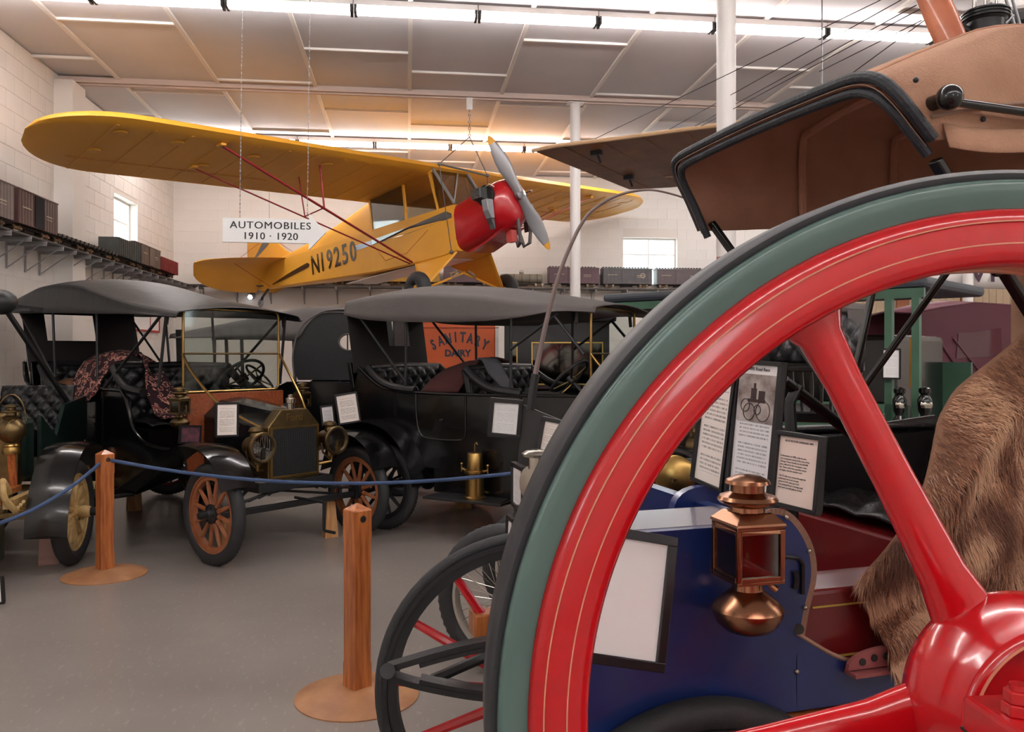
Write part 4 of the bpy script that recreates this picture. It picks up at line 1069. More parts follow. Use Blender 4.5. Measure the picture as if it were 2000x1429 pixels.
def drape(name, fr, ctrl, m, label, cat, nu=14, th=.02, wob=.012, z=0):
    """ctrl: rows of control points (local to the car), interpolated to a soft sheet"""
    rows = [smooth_pts(r, 4) for r in ctrl]; colsn = len(rows[0]); full = []
    for j in range(colsn): full.append(smooth_pts([r[j] for r in rows], 4))
    nv = len(full[0])
    vs = [Vector(full[i][j]) + Vector((noise.noise(Vector(full[i][j]) * 9) * wob, 0, noise.noise(Vector(full[i][j]) * 7 + Vector((5, 0, 0))) * wob)) for i in range(colsn) for j in range(nv)]
    fs = [(i * nv + j, i * nv + j + 1, (i + 1) * nv + j + 1, (i + 1) * nv + j) for i in range(colsn - 1) for j in range(nv - 1)]
    o = MB().add(vs, fs).build(name, m, None, smooth=80, solid=th); o.matrix_world = fr.M
    return tag(o, label, cat)
RUG = rug_mat()
drape('patterned_rug', c1, [[(-2.62, -.66, 1.14), (-2.3, -.67, 1.12), (-2.05, -.66, 1.2)], [(-2.58, -.5, 1.5), (-2.2, -.52, 1.5), (-1.98, -.5, 1.5)], [(-2.3, -.25, 1.6), (-2.0, -.3, 1.6), (-1.82, -.3, 1.56)], [(-1.9, -.15, 1.5), (-1.66, -.28, 1.3), (-1.6, -.4, 1.26)], [(-1.5, -.05, 1.06), (-1.4, -.25, 1.06), (-1.42, -.42, 1.08)], [(-1.24, -.05, 1.04), (-1.2, -.25, 1.03), (-1.24, -.45, 1.02)]], RUG, 'dark red scroll-patterned rug thrown over the front seat back of the left touring car', 'rug', wob=.03)
MB_c = MB().sphere((0, 0, 0), 1, 24, 14, (.34, .15, .1))
cu = MB_c.build('leather_cushion', mat('tan_leather', (132, 88, 62), .6, bump=.3, bscale=8)); cu.matrix_world = on_car(c1, -2.98, -.42, 1.24)
tag(cu, 'tan leather cushion in the rear seat of the left touring car', 'cushion')
drape('brown_rug', c3, [[(-2.5, -.5, 1.24), (-2.1, -.5, 1.24)], [(-2.4, -.3, 1.42), (-2.02, -.3, 1.5)], [(-2.3, 0, 1.5), (-2.0, 0, 1.54)], [(-2.25, .4, 1.4), (-1.98, .4, 1.48)]], mat('maroon_blanket', (70, 34, 32), .95, bump=.4, bscale=60), 'dark maroon blanket over the seat back of the side-on touring car', 'blanket')
drape('grey_coat', c3, [[(-1.62, -.5, 1.26), (-1.5, -.5, 1.26)], [(-1.84, -.4, 1.42), (-1.66, -.4, 1.4)], [(-2.0, -.3, 1.54), (-1.85, -.24, 1.53)], [(-2.12, -.25, 1.46), (-2.1, -.15, 1.44)]], mat('grey_wool', (74, 74, 80), .95, bump=.4, bscale=60), 'folded grey coat over the front seat of the side-on touring car', 'coat')
# ------------------------------------------------------------------ dark coupe behind the two touring cars
def coupe():
    fr = Fr(-1.15 - 2.9, 9.5 + .62 + .15, -1, .05)
    fr = Fr(-3.85, 10.2, -1, .04)
    A = tag(empty('vintage_coupe', fr.M), 'dark coupe with a closed cloth quarter and oval side window, between the touring cars', 'car')
    yn = .62
    def L(px, py, y=yn): q = fr.px(px, py, 1, y); return (q.x, q.z)
    for x in (0, -2.6):
        for s in (-1, 1): wheel(A, (x, s * .7, .385), s, .385, .05, 12, M_blackm, mat('dull_red_rim', (120, 34, 36), .5) if x == 0 else M_blackm)
    MB().ext(-3.0, .3, -.36, .36, .5, .56).build('chassis', M_blackm, A, smooth=0)
    body = [L(560, 745), L(760, 745), L(768, 800), L(760, 860), L(600, 870), L(330, 870), L(330, 790), L(480, 785), L(530, 760)]
    for s in (-1, 1):
        MB().prism([(x, 0, z) for x, z in body], 1, s * .62, s * .59).build('body_side', M_black, A, smooth=0, bevel=.01)
    xs = [p[0] for p in body]; MB().ext(min(xs), min(xs) + .04, -.59, .59, .6, 1.28).build('rear_panel', M_black, A, smooth=0)
    MB().ext(min(xs) + .1, -1.0, -.58, .58, .62, .7).build('floor_pan', M_lining, A, smooth=0)
    qm = mat('quarter_cloth', (27, 27, 29), .6, bump=.2, bscale=20)
    # quarter panel with an oval window cut through
    out = [L(*p) for p in ((576, 742), (572, 700), (577, 665), (588, 640), (606, 622), (640, 606), (700, 604), (762, 608), (768, 660), (768, 742))]
    oc = L(683, 668); orx, orz = .115, .085
    for s in (-1, 1):
        n = 40; ro = []; ri = []
        for k in range(n):
            a = 2 * pi * k / n; d = Vector((math.cos(a), math.sin(a)))
            best = 9
            for i in range(len(out)):
                p, q = Vector(out[i]), Vector(out[(i + 1) % len(out)]); e = q - p; w_ = p - Vector(oc)
                den = d.x * e.y - d.y * e.x
                if abs(den) < 1e-9: continue
                t = (w_.x * e.y - w_.y * e.x) / den; u = (w_.x * d.y - w_.y * d.x) / den
                if t > 0 and -1e-6 <= u <= 1 + 1e-6: best = min(best, t)
            ro.append((oc[0] + d.x * best, oc[1] + d.y * best)); ri.append((oc[0] + d.x * orx, oc[1] + d.y * orz))
        rings = []
        for k in range(n):
            y0, y1 = s * .62, s * .605
            rings.append([Vector((ro[k][0], y0, ro[k][1])), Vector((ri[k][0], y0, ri[k][1])), Vector((ri[k][0], y1, ri[k][1])), Vector((ro[k][0], y1, ro[k][1]))])
        if s < 0: continue
        MB().loft(rings, loop=True).build('quarter_panel', qm, A, smooth=0)
        MB().tube([(oc[0] + (orx + .01) * math.cos(2 * pi * k / 32), s * .624, oc[1] + (orz + .01) * math.sin(2 * pi * k / 32)) for k in range(32)], .008, 6, loop=True).build('oval_trim', M_topgrey, A)
        MB().ext(oc[0] + .02, oc[0] + .035, s * .6, s * .61, oc[1] - .09, oc[1] + .09).build('window_bar', M_blackm, A, smooth=0)
        MB().tube([(x, s * .626, z) for x, z in smooth_pts(out[:7], 3)], .01, 6).build('quarter_piping', M_topgrey, A)
        for px in (345, 350, 440, 470, 572):
            x0, z0 = L(px, 652); MB().bar((x0, s * .6, z0 + .05), (x0 - .02, s * .6, 1.25), .03, .03).build('window_post', M_blackm, A, smooth=0)
    a, b = L(700, 596), L(330, 652)
    st = [(L(768, 600)[0], L(768, 618)[1], L(768, 606)[1], L(768, 604)[1] + .02), (L(700, 596)[0], L(700, 612)[1], L(700, 600)[1], L(700, 600)[1] + .04), (L(630, 596)[0], L(630, 612)[1], L(630, 600)[1], L(630, 600)[1] + .04), (L(600, 600)[0], L(600, 636)[1], L(600, 603)[1], L(600, 603)[1] + .04), (L(570, 600)[0], L(570, 664)[1], L(570, 606)[1], L(570, 606)[1] + .05), (L(450, 625)[0], L(450, 660)[1], L(450, 630)[1], L(450, 630)[1] + .05), (L(330, 652)[0], L(330, 660)[1], L(330, 652)[1], L(330, 652)[1] + .03)]
    canopy(A, st, .6, M_topgrey, 'cloth_roof')
    xb = L(768, 700)[0]; MB().ext(xb - .01, xb + .01, -.6, .6, 1.28, 2.06).build('rear_curtain', qm, A, smooth=0)
    sx = L(600, 740)[0]
    tufted(A, lambda u, v: ((sx - .3 - .1 * v, -.54 + 1.08 * u, .95 + .45 * v), (1, 0, .1)), 6, 3, .04, M_leather, 'seat_back')
    MB().ext(sx - .35, sx + .2, -.55, .55, .7, .95).build('seat_box', M_black, A, smooth=0)
    wx = L(345, 700)[0]
    fr_ = MB()
    for y0, y1, z0, z1 in ((-.5, .5, 1.25, 1.28), (-.5, .5, 1.78, 1.81), (-.5, -.47, 1.28, 1.78), (.47, .5, 1.28, 1.78)): fr_.ext(wx - .012, wx + .012, y0, y1, z0, z1)
    fr_.build('windscreen_frame', M_blackm, A, smooth=0)
    MB().ext(wx - .002, wx + .002, -.47, .47, 1.28, 1.78).build('pane', M_clear, A, smooth=0)
    steer(A, (-.9, .25, 1.3), (-.7, 0, .7))
    def hs(x, w2, zt): return [Vector((x, y, z)) for y, z in ((-w2, .6), (-w2, zt - .13), (-w2 * .5, zt), (w2 * .5, zt), (w2, zt - .13), (w2, .6))]
    MB().loft([hs(wx, .36, 1.22), hs(.02, .24, 1.12)]).build('bonnet', M_black, A, smooth=0)
    MB().prism([(0, y, z) for y, z in ((-.25, .57), (.25, .57), (.25, 1.02), (.12, 1.13), (-.12, 1.13), (-.25, 1.02))], 0, .02, .09).build('radiator', M_black, A, smooth=0, bevel=.01)
    for s in (-1, 1):
        arc_sheet(smooth_pts([(.36, .6), (.2, .82), (-.1, .88), (-.5, .79), (-.95, .5), (-1.3, .38)], 4), s * .57, s * .86).build('fender', M_black, A, smooth=60)
        arc_sheet(smooth_pts([(-2.0, .38), (-2.15, .62), (-2.35, .85), (-2.6, .9), (-2.9, .82), (-3.1, .55)], 4), s * .57, s * .86).build('fender', M_black, A, smooth=60)
        MB().ext(-2.02, -1.28, s * .58, s * .86, .36, .38).build('running_board', M_blackm, A, smooth=0)
    return fr
c2 = coupe()
# ------------------------------------------------------------------ cream-wheeled car cut by the left picture edge
def cream_car():
    fr = Fr(-3.99, 6.27, .18, -.98)
    A = tag(empty('cream_wheeled_car', fr.M), 'black and dark green car with cream wheels and springs, cut by the left edge', 'car')
    for x, tw in ((0, .68), (-1.3, .35)):
        for s in (-1, 1):
            wheel(A, (x, s * tw, .39), s, .39, .055, 12, M_cream, M_cream, hm=M_cream, sw=.02, hub=.06, cap=.045)
    for s in (-1, 1): MB().cyl((0, s * .76, .39), (0, s * .85, .39), .032, n=14).build('hub_cap', M_blackm, A)
    MB().cyl((-1.3, -.35, .39), (-1.3, .35, .39), .03, n=10).bar((0, -.62, .37), (0, .62, .37), .04, .045).build('axle', M_cream, A)
    for s in (-1, 1):
        MB().ext(-1.5, .45, s * .36, s * .42, .5, .56).build('chassis_rail', M_cream, A, smooth=0)
        sp = MB()
        for k in range(4): sp.tube([(.5 - .05 * k, s * .46, .5 + .012 * k), (.25, s * .46, .445 + .012 * k), (0, s * .46, .43 + .012 * k), (-.3, s * .46, .45 + .012 * k), (-.5 + .05 * k, s * .46, .52 + .01 * k)], .014, 6)
        sp.build('leaf_spring', M_cream, A)
        MB().tube(smooth_pts([(.5, s * .46, .5), (.62, s * .44, .6), (.6, s * .42, .72), (.45, s * .4, .62)], 4), .022, 8).build('dumb_iron', M_cream, A)
        F1 = smooth_pts([(.52, .3), (.5, .45), (.4, .66), (.22, .84), (.02, .9), (-.3, .86), (-.55, .66)], 4)
        arc_sheet(F1, s * .52, s * .8).build('fender', M_black, A, smooth=60)
        MB().prism([(-1.5, 0, .58), (-.35, 0, .58), (-.35, 0, 1.1), (-.7, 0, .9), (-.9, 0, 1.15), (-1.5, 0, 1.2)], 1, s * .34, s * .31).build('body_side', mat('deep_green', (22, 38, 32), .3, coat=.4), A, smooth=0)
    MB().ext(.1, .5, -.5, .36, .58, .62).bar((.5, -.5, .55), (.5, .36, .55), .05, .05).build('front_tray', M_wood, A, smooth=0)
    MB().ext(.46, .56, -.6, .38, .16, .44).build('front_apron', MATS['deep_green'], A, smooth=0, bevel=.008)
    ln = MB()
    for a in ((-.56, .34, .2, .208), (-.56, .34, .392, .4), (.332, .34, .208, .392)): ln.ext(.558, .562, *a)
    ln.build('gold_line', mat('gold_line', (190, 160, 70), .5), A, smooth=0)
    MB().ext(-.36, -.1, -.3, .3, .6, 1.1).build('bonnet', MATS['deep_green'], A, smooth=0, bevel=.05)
    MB().ext(-.1, 0, -.3, .3, .58, 1.15).build('radiator', M_brassd, A, smooth=0, bevel=.03)
    tufted(A, lambda u, v: ((-1.2 - .1 * v, -.3 + .6 * u, .9 + .4 * v), (1, 0, .1)), 5, 3, .04, M_leather, 'seat_back')
    MB().ext(-1.5, -.35, -.31, .31, .58, .64).build('floor_pan', M_lining, A, smooth=0)
    # round brass oil lantern on its bracket
    q = fr.px(22, 840, 0, .2)
    Lm = empty('lantern', None, A); Lm.matrix_local = T(q)
    MB().lathe([(.001, -.17), (.055, -.17), (.06, -.15), (.05, -.12), (.055, -.11), (.05, -.1), (.001, -.1)], (0, 0, 0), (0, 0, 1), 24).build('fount', M_brass, Lm)
    MB().sphere((0, 0, 0), .095, 24, 16).build('globe', M_brassd, Lm)
    MB().lathe([(.075, .0), (.09, .02), (.085, .05), (.07, .055), (.07, .04)], (0, 0, 0), (.55, .8, 0), 24).lathe([(.001, .04), (.07, .045), (.001, .06)], (0, 0, 0), (.55, .8, 0), 24).build('bullseye', M_brassd, Lm)
    MB().lathe([(.05, .08), (.06, .1), (.035, .11), (.035, .13), (.06, .135), (.06, .145), (.03, .15), (.03, .165), (.05, .17), (.05, .18), (.001, .19)], (0, 0, 0), (0, 0, 1), 20).build('chimney', M_brassd, Lm)
    MB().tube([(0, .1 * math.cos(a), .06 + .2 * math.sin(a)) for a in [pi * k / 12 for k in range(13)]], .005, 6).build('bail', M_brassd, Lm)
    MB().bar((q.x, q.y, q.z - .17), (q.x - .1, q.y - .02, .6), .05, .03).build('lantern_post', M_wood, A, smooth=0)
    # folded top above
    q2 = fr.px(2, 590, 0, -.3)
    MB().sphere((q2.x, q2.y, q2.z), .13, 20, 12, (1, .9, .75)).build('top_bow_end', M_topblk, A)
    MB().bar((q2.x, q2.y, q2.z - .06), (q2.x - .02, q2.y + .2, q2.z - .06), .03, .02).bar((q2.x, q2.y + .05, q2.z - .08), (-1.2, .3, 1.1), .03, .03).build('top_iron', M_blackm, A, smooth=0)
    MB().ext(-1.2, q2.x, -.6, q2.y, q2.z - .04, q2.z).build('roof_cloth', M_topblk, A, smooth=0)
cream_car()
# ------------------------------------------------------------------ rope barrier
def stanchion(px, Z, yaw, label):
    o = cw((px - CX) / F * Z, Z, 0)
    A = tag(empty('rope_post', T(o) @ Matrix.Rotation(yaw, 4, 'Z')), label, 'barrier post', 'rope barrier posts')
    MB().lathe([(.285, 0), (.285, .006), (.24, .022), (.17, .038), (.09, .048), (.001, .05)], (0, 0, 0), (0, 0, 1), 48).build('base_disc', M_discp, A)
    def sq(h, z, c): return [Vector((x * h, y * h, z)) for x, y in ((-1, -1 + c), (-1 + c, -1), (1 - c, -1), (1, -1 + c), (1, 1 - c), (1 - c, 1), (-1 + c, 1), (-1, 1 - c))]
    a = .048
    MB().loft([sq(a, .045, .02), sq(a, .15, .02), sq(a, .17, .16), sq(a, .72, .16), sq(a, .74, .02), sq(a, .865, .02), sq(a * .93, .87, .02), sq(.004, .897, .02)]).build('post', M_wood, A, smooth=0, bevel=.0015)
    MB().lathe([(.013, 0), (.016, .003), (.009, .004), (.008, -.002), (.001, -.002)], (0, -a, .83), (0, -1, 0), 16).build('rope_hole', M_dark, A)
    return o
s1 = stanchion(205, 6.07, .75, 'rope post on its tan disc between the two left front wheels')
s2 = stanchion(698, 3.93, .62, 'nearest rope post, knotty pine with an empty rope hole')
s3 = stanchion(1075, 5.6, .6, 'rope post hidden behind the big rimmed wheel')
s4 = stanchion(-420, 4.1, .4, 'rope post beyond the left picture edge')
def rope(pts, label):
    tag(MB().tube(smooth_pts([tuple(p) for p in pts], 10), .0125, 10).build('barrier_rope', M_rope), label, 'rope', 'barrier ropes')
    pp = smooth_pts([tuple(p) for p in pts], 60); mb = MB()
h_ = .83
e1 = s1 + Vector((0, 0, h_)); e3 = s3 + Vector((0, 0, h_))
rope([e1 + (e3 - e1) * t - Vector((0, 0, .135 * 4 * t * (1 - t))) for t in (0.01, .15, .3, .45, .6, .75, .9, .99)], 'long sagging blue rope from the left post to the big wheel')
e4 = s4 + Vector((0, 0, h_))
rope([e1 + (e4 - e1) * t - Vector((0, 0, .3 * 4 * t * (1 - t))) for t in (0.01, .15, .3, .45, .6, .75, .9, .99)], 'blue rope running out of the picture at the left')
# wooden axle stands
def stand(px, py, w0, w1, h, label, m=None, Z=None):
    Z = Z or F * EYE / (py - HY)
    o = cw((px - CX) / F * Z, Z, 0)
    r = MB().loft([[Vector((x * w, y * w * .8, z)) for x, y in ((-1, -1), (1, -1), (1, 1), (-1, 1))] for w, z in ((w0, 0), (w1, h))]).build('axle_stand', m or M_woodb, None, smooth=0, bevel=.002)
    r.matrix_world = T(o) @ Matrix.Rotation(.4, 4, 'Z'); tag(r, label, 'axle stand', 'wooden axle stands')
stand(645, 1048, .06, .035, .31, 'tapered pine stand under the front axle end beside the nearest rope post')
stand(445, 1062, .06, .035, .3, 'tapered pine stand seen through the spokes of the left front wheel')
stand(905, 992, .07, .05, .3, 'pine stand under the side-on touring car by the gas generator')
stand(262, 996, .07, .06, .3, 'pine stand in the shade under the left touring car')
stand(95, 1100, .07, .06, .33, 'pinkish wooden stand behind the cream wheel', mat('pink_wood', (170, 132, 122), .7))
# ------------------------------------------------------------------ framed placards
def lines_tex(name, base, ink=(90, 84, 84), rows=26, head=True, sz=1.0):
    """printed page: rows of broken dark strokes on paper"""
    if name in MATS: return MATS[name]
    m = bpy.data.materials.new(name); m.use_nodes = True; nt = m.node_tree; b = nt.nodes['Principled BSDF']; b.inputs['Roughness'].default_value = .5
    tc = nt.nodes.new('ShaderNodeTexCoord'); sp = nt.nodes.new('ShaderNodeSeparateXYZ'); nt.links.new(tc.outputs['Generated'], sp.inputs[0])
    def mth(op, a, b_=None, c=None):
        n = nt.nodes.new('ShaderNodeMath'); n.operation = op
        for i, v in enumerate((a, b_, c)):
            if v is None: continue
            if hasattr(v, 'links'): nt.links.new(v, n.inputs[i])
            else: n.inputs[i].default_value = v
        return n.outputs[0]
    x, y = sp.outputs[0], sp.outputs[1]
    fr_ = mth('FRACT', mth('MULTIPLY', y, rows)); row = mth('FLOOR', mth('MULTIPLY', y, rows))
    inrow = mth('LESS_THAN', fr_, .45)
    cb = nt.nodes.new('ShaderNodeCombineXYZ'); nt.links.new(mth('MULTIPLY', x, rows * 1.6), cb.inputs[0]); nt.links.new(mth('MULTIPLY', row, 7.31), cb.inputs[1])
    ns = nt.nodes.new('ShaderNodeTexNoise'); ns.inputs['Scale'].default_value = 1.7; nt.links.new(cb.outputs[0], ns.inputs['Vector'])
    wd = mth('GREATER_THAN', ns.outputs['Fac'], .47)
    para = mth('GREATER_THAN', mth('FRACT', mth('MULTIPLY', row, .147)), .16)
    mx_ = mth('MULTIPLY', mth('GREATER_THAN', x, .12), mth('LESS_THAN', x, .88)); my_ = mth('MULTIPLY', mth('GREATER_THAN', y, .09), mth('LESS_THAN', y, .86))
    f = mth('MULTIPLY', mth('MULTIPLY', inrow, wd), mth('MULTIPLY', mth('MULTIPLY', mx_, my_), para))
    mix = nt.nodes.new('ShaderNodeMix'); mix.data_type = 'RGBA'; mix.inputs[6].default_value = (*lin(base), 1); mix.inputs[7].default_value = (*lin(ink), 1)
    nt.links.new(mth('MULTIPLY', f, .75), mix.inputs[0]); nt.links.new(mix.outputs[2], b.inputs['Base Color'])
    MATS[name] = m; return m
def placard(tl, tr, br, bl, Zl, Zr, label, page, head=None, fw=.014, dz=0, size=None):
    a, b, c, d = P(*tl, Zl), P(*tr, Zr), P(*br, Zr - dz), P(*bl, Zl - dz)
    o = (a + b + c + d) / 4; X = ((b - a) + (c - d)) / 2; Y = ((a - d) + (b - c)) / 2
    w_, h = X.length, Y.length
    M = basis(o, X, Y)
    r = tag(empty('framed_notice', M), label, 'framed notice', 'framed notices among the vehicles')
    f = MB(); t = .016
    f.ext(-w_ / 2, w_ / 2, h / 2 - fw, h / 2, -t, .006); f.ext(-w_ / 2, w_ / 2, -h / 2, -h / 2 + fw, -t, .006)
    f.ext(-w_ / 2, -w_ / 2 + fw, -h / 2 + fw, h / 2 - fw, -t, .006); f.ext(w_ / 2 - fw, w_ / 2, -h / 2 + fw, h / 2 - fw, -t, .006)
    f.build('frame', M_frame, r, smooth=0, bevel=.0015)
    MB().ext(-w_ / 2 + fw, w_ / 2 - fw, -h / 2 + fw, h / 2 - fw, -t + .002, -.002).build('page', page, r, smooth=0)
    return r, w_, h
PG = lines_tex('typed_page', (244, 232, 224)); PG2 = lines_tex('typed_page_faint', (250, 249, 248), (222, 220, 220), 20); PG3 = lines_tex('typed_page_dense', (236, 232, 232), (110, 108, 112), 34)
placard((420, 786), (466, 785), (466, 852), (421, 854), 6.2, 6.3, 'framed typed page on the front fender of the left touring car', PG)
placard((624, 793), (651, 789), (656, 829), (630, 832), 7.55, 7.6, 'smaller of two tilted framed pages by the right brass headlamp', PG3)
placard((654, 771), (697, 764), (705, 823), (661, 830), 7.5, 7.55, 'larger tilted framed page leaning by the right brass headlamp', PG)
r_, w_, h = placard((351, 830), (393, 830), (393, 866), (351, 866), 6.75, 6.9, 'small framed colour picture beside the left car lamp', mat('picture_print', (120, 70, 80), .4, c2=(46, 40, 52), vscale=22))
placard((957, 776), (1022, 781), (1016, 858), (953, 852), 3.17, 3.17, 'blank-looking white framed page hanging left of the dark buggy panel', PG2, fw=.016)
placard((1060, 812), (1103, 822), (1090, 894), (1047, 884), 3.1, 3.05, 'framed typed page leaning on the dark buggy panel', PG)
placard((1042, 888), (1095, 896), (1088, 950), (1041, 944), 3.02, 2.98, 'framed page under another on the dark buggy panel', PG2)
placard((1001, 896), (1022, 918), (1021, 1000), (1000, 990), 3.1, 2.8, 'edge-on tall frame left of the nickel lamp', PG3)
placard((992, 1003), (1004, 1015), (1000, 1090), (988, 1078), 2.95, 2.8, 'edge-on lower frame touching the big wheel rim', PG3)
placard((1008, 985), (1026, 990), (1020, 1050), (1003, 1045), 2.9, 2.85, 'small silver-edged frame between two edge-on frames', PG2)
placard((-62, 1128), (2, 1126), (11, 1178), (-54, 1184), 5.3, 5.3, 'white placard corner low at the left picture edge', PG2)
# ------------------------------------------------------------------ dark buggy with whip, red wheel, spring (mostly behind the big wheel)
def buggy():
    o = cw(.3, 3.1, 0); A = tag(empty('dark_buggy', T(o)), 'dark buggy with a red-spoked wheel, leaf spring and curved whip, behind the big wheel', 'buggy')
    I = T(-o)
    q = lambda px, py, Z: I @ P(px, py, Z)
    for (x, y) in ((.45, .1), (1.2, .35)): wheel(A, (x, y + .25, .5), 1, .5, .03, 12, M_black, M_black, tread=0)
    MB().cyl((.45, .35, .5), (.45, .1, .5), .02, n=8).cyl((1.2, .6, .5), (1.2, .3, .5), .02, n=8).build('axle', M_blackm, A)
    pan = [(1022, 790), (1060, 806), (1160, 845), (1200, 870), (1190, 1040), (1004, 1010), (1008, 940)]
    a = [q(x, y, 3.2) for x, y in pan]; b = [p + Vector((.004, .03, 0)) for p in a]
    n = len(a)
    MB().add(a + b, [tuple(range(n)), tuple(range(2 * n - 1, n - 1, -1))] + [(i, (i + 1) % n, n + (i + 1) % n, n + i) for i in range(n)]).build('dash_panel', mat('dull_leather_panel', (62, 60, 60), .5, bump=.2, bscale=12), A, smooth=0)
    MB().tube([q(1036, 800, 3.12), q(1040, 770, 3.12), q(1046, 730, 3.12)], .016, 10).build('whip_socket', M_blackm, A)
    wp = smooth_pts([tuple(q(x, y, 3.12)) for x, y in ((1040, 775), (1045, 735), (1056, 680), (1068, 625), (1082, 570), (1096, 525), (1115, 478), (1140, 430), (1168, 402), (1205, 382), (1240, 373), (1275, 371), (1320, 381), (1380, 402))], 4)
    m_ = len(wp); MB().tube(wp, [.0105 * (1 - .72 * i / m_) for i in range(m_)], 8).build('whip', mat('whip_wrap', (126, 108, 104), .5), A)
    MB().cyl(q(1046, 742, 3.12), q(1048, 732, 3.12), .0125, n=10).build('whip_band', mat('green_band', (70, 130, 90), .5), A)
    # nickel lamp
    Lp = empty('nickel_lamp', None, A); Lp.matrix_local = T(q(1052, 945, 2.75))
    MB().lathe([(.001, -.1), (.05, -.095), (.058, -.06), (.055, -.02), (.066, -.01), (.07, .01), (.062, .03), (.05, .032), (.001, .034)], (0, 0, 0), (-.8, -.5, 0), 28).build('lamp_drum', M_nickel, Lp)
    MB().cyl((.0, 0, .05), (0, 0, .09), .035, n=20).lathe([(.05, .09), (.055, .1), (.04, .11), (.001, .112)], (0, 0, 0), (0, 0, 1), 20).build('lamp_top', M_nickel, Lp)
    MB().cyl((0, 0, -.05), (0, 0, -.12), .014, n=10).build('lamp_stem', M_blackm, Lp)
    bx0, bx1 = cw(.15, 3.0), cw(.9, 3.35)
    bb = MB().box((.3, .35, .98), (.8, .5, .3)); bb.build('body', M_black, A, smooth=0, bevel=.02)
    MB().box((.3, .35, .72), (.06, .9, .06)).box((.3, .1, .58), (.05, .05, .3)).build('reach', M_blackm, A, smooth=0)
    bl = I @ P(1318, 930, 3.0)
    MB().lathe([(.001, -.1), (.05, -.09), (.07, -.04), (.075, .0), (.06, .01), (.001, .012)], bl, (-.5, -.8, .1), 24).build('brass_lamp', M_brass, A)
    MB().cyl(bl, bl + Vector((.02, .1, -.25)), .02, n=10).build('lamp_stem', M_brassd, A)
buggy()
# wire-spoked wheel of a cyclecar behind it
def cyclecar():
    fr = Fr((993 - CX) / F * 4.18, 4.18, -.94, .34)
    A = tag(empty('cyclecar', fr.M), 'cyclecar with wire-spoked treaded wheels, mostly hidden behind the red-spoked buggy wheel', 'car')
    for (x, y) in ((0, 0), (0, -.6), (-1.3, 0), (-1.3, -.6)):
        w_ = empty('wire_wheel', None, A); w_.matrix_local = T((x, y, .374))
        MB().torus((0, 0, 0), (0, 1, 0), .327, .047, 120, 12, .14, 1.05).build('tyre', M_tyre, w_)
        MB().ring((0, 0, 0), (0, 1, 0), [(.29, -.03), (.29, .03), (.275, .032), (.27, 0), (.275, -.032)], 64).build('rim', mat('silver_rim', (176, 170, 160), .4, .3), w_)
        MB().cyl((0, -.06, 0), (0, .06, 0), .028, n=14).build('hub', M_nickel, w_)
        if x == 0:
            s0 = None
            for k in range(40):
                s = 1 if k % 2 else -1
                if k < 2:
                    o = MB().cyl((.02, s * .045, .02), (0, s * .005, .274), .0018, n=5).build('wire_spoke', M_nickel, w_); pr = o if k == 0 else pr; pr2 = o
                    o.matrix_local = Matrix.Rotation(2 * pi * k / 40, 4, 'Y')
                else:
                    o = (pr2 if k % 2 else pr).copy(); COL.objects.link(o); o.matrix_local = Matrix.Rotation(2 * pi * k / 40, 4, 'Y') @ Matrix.Scale(-1 if k % 4 < 2 else 1, 4, (1, 0, 0))
    MB().cyl((0, .0, .374), (0, -.6, .374), .02, n=10).cyl((-1.3, .0, .374), (-1.3, -.6, .374), .02, n=10).build('axle', M_blackm, A)
    MB().ext(-1.4, -.15, -.5, -.1, .42, .7).build('body', M_black, A, smooth=0, bevel=.04)
cyclecar()
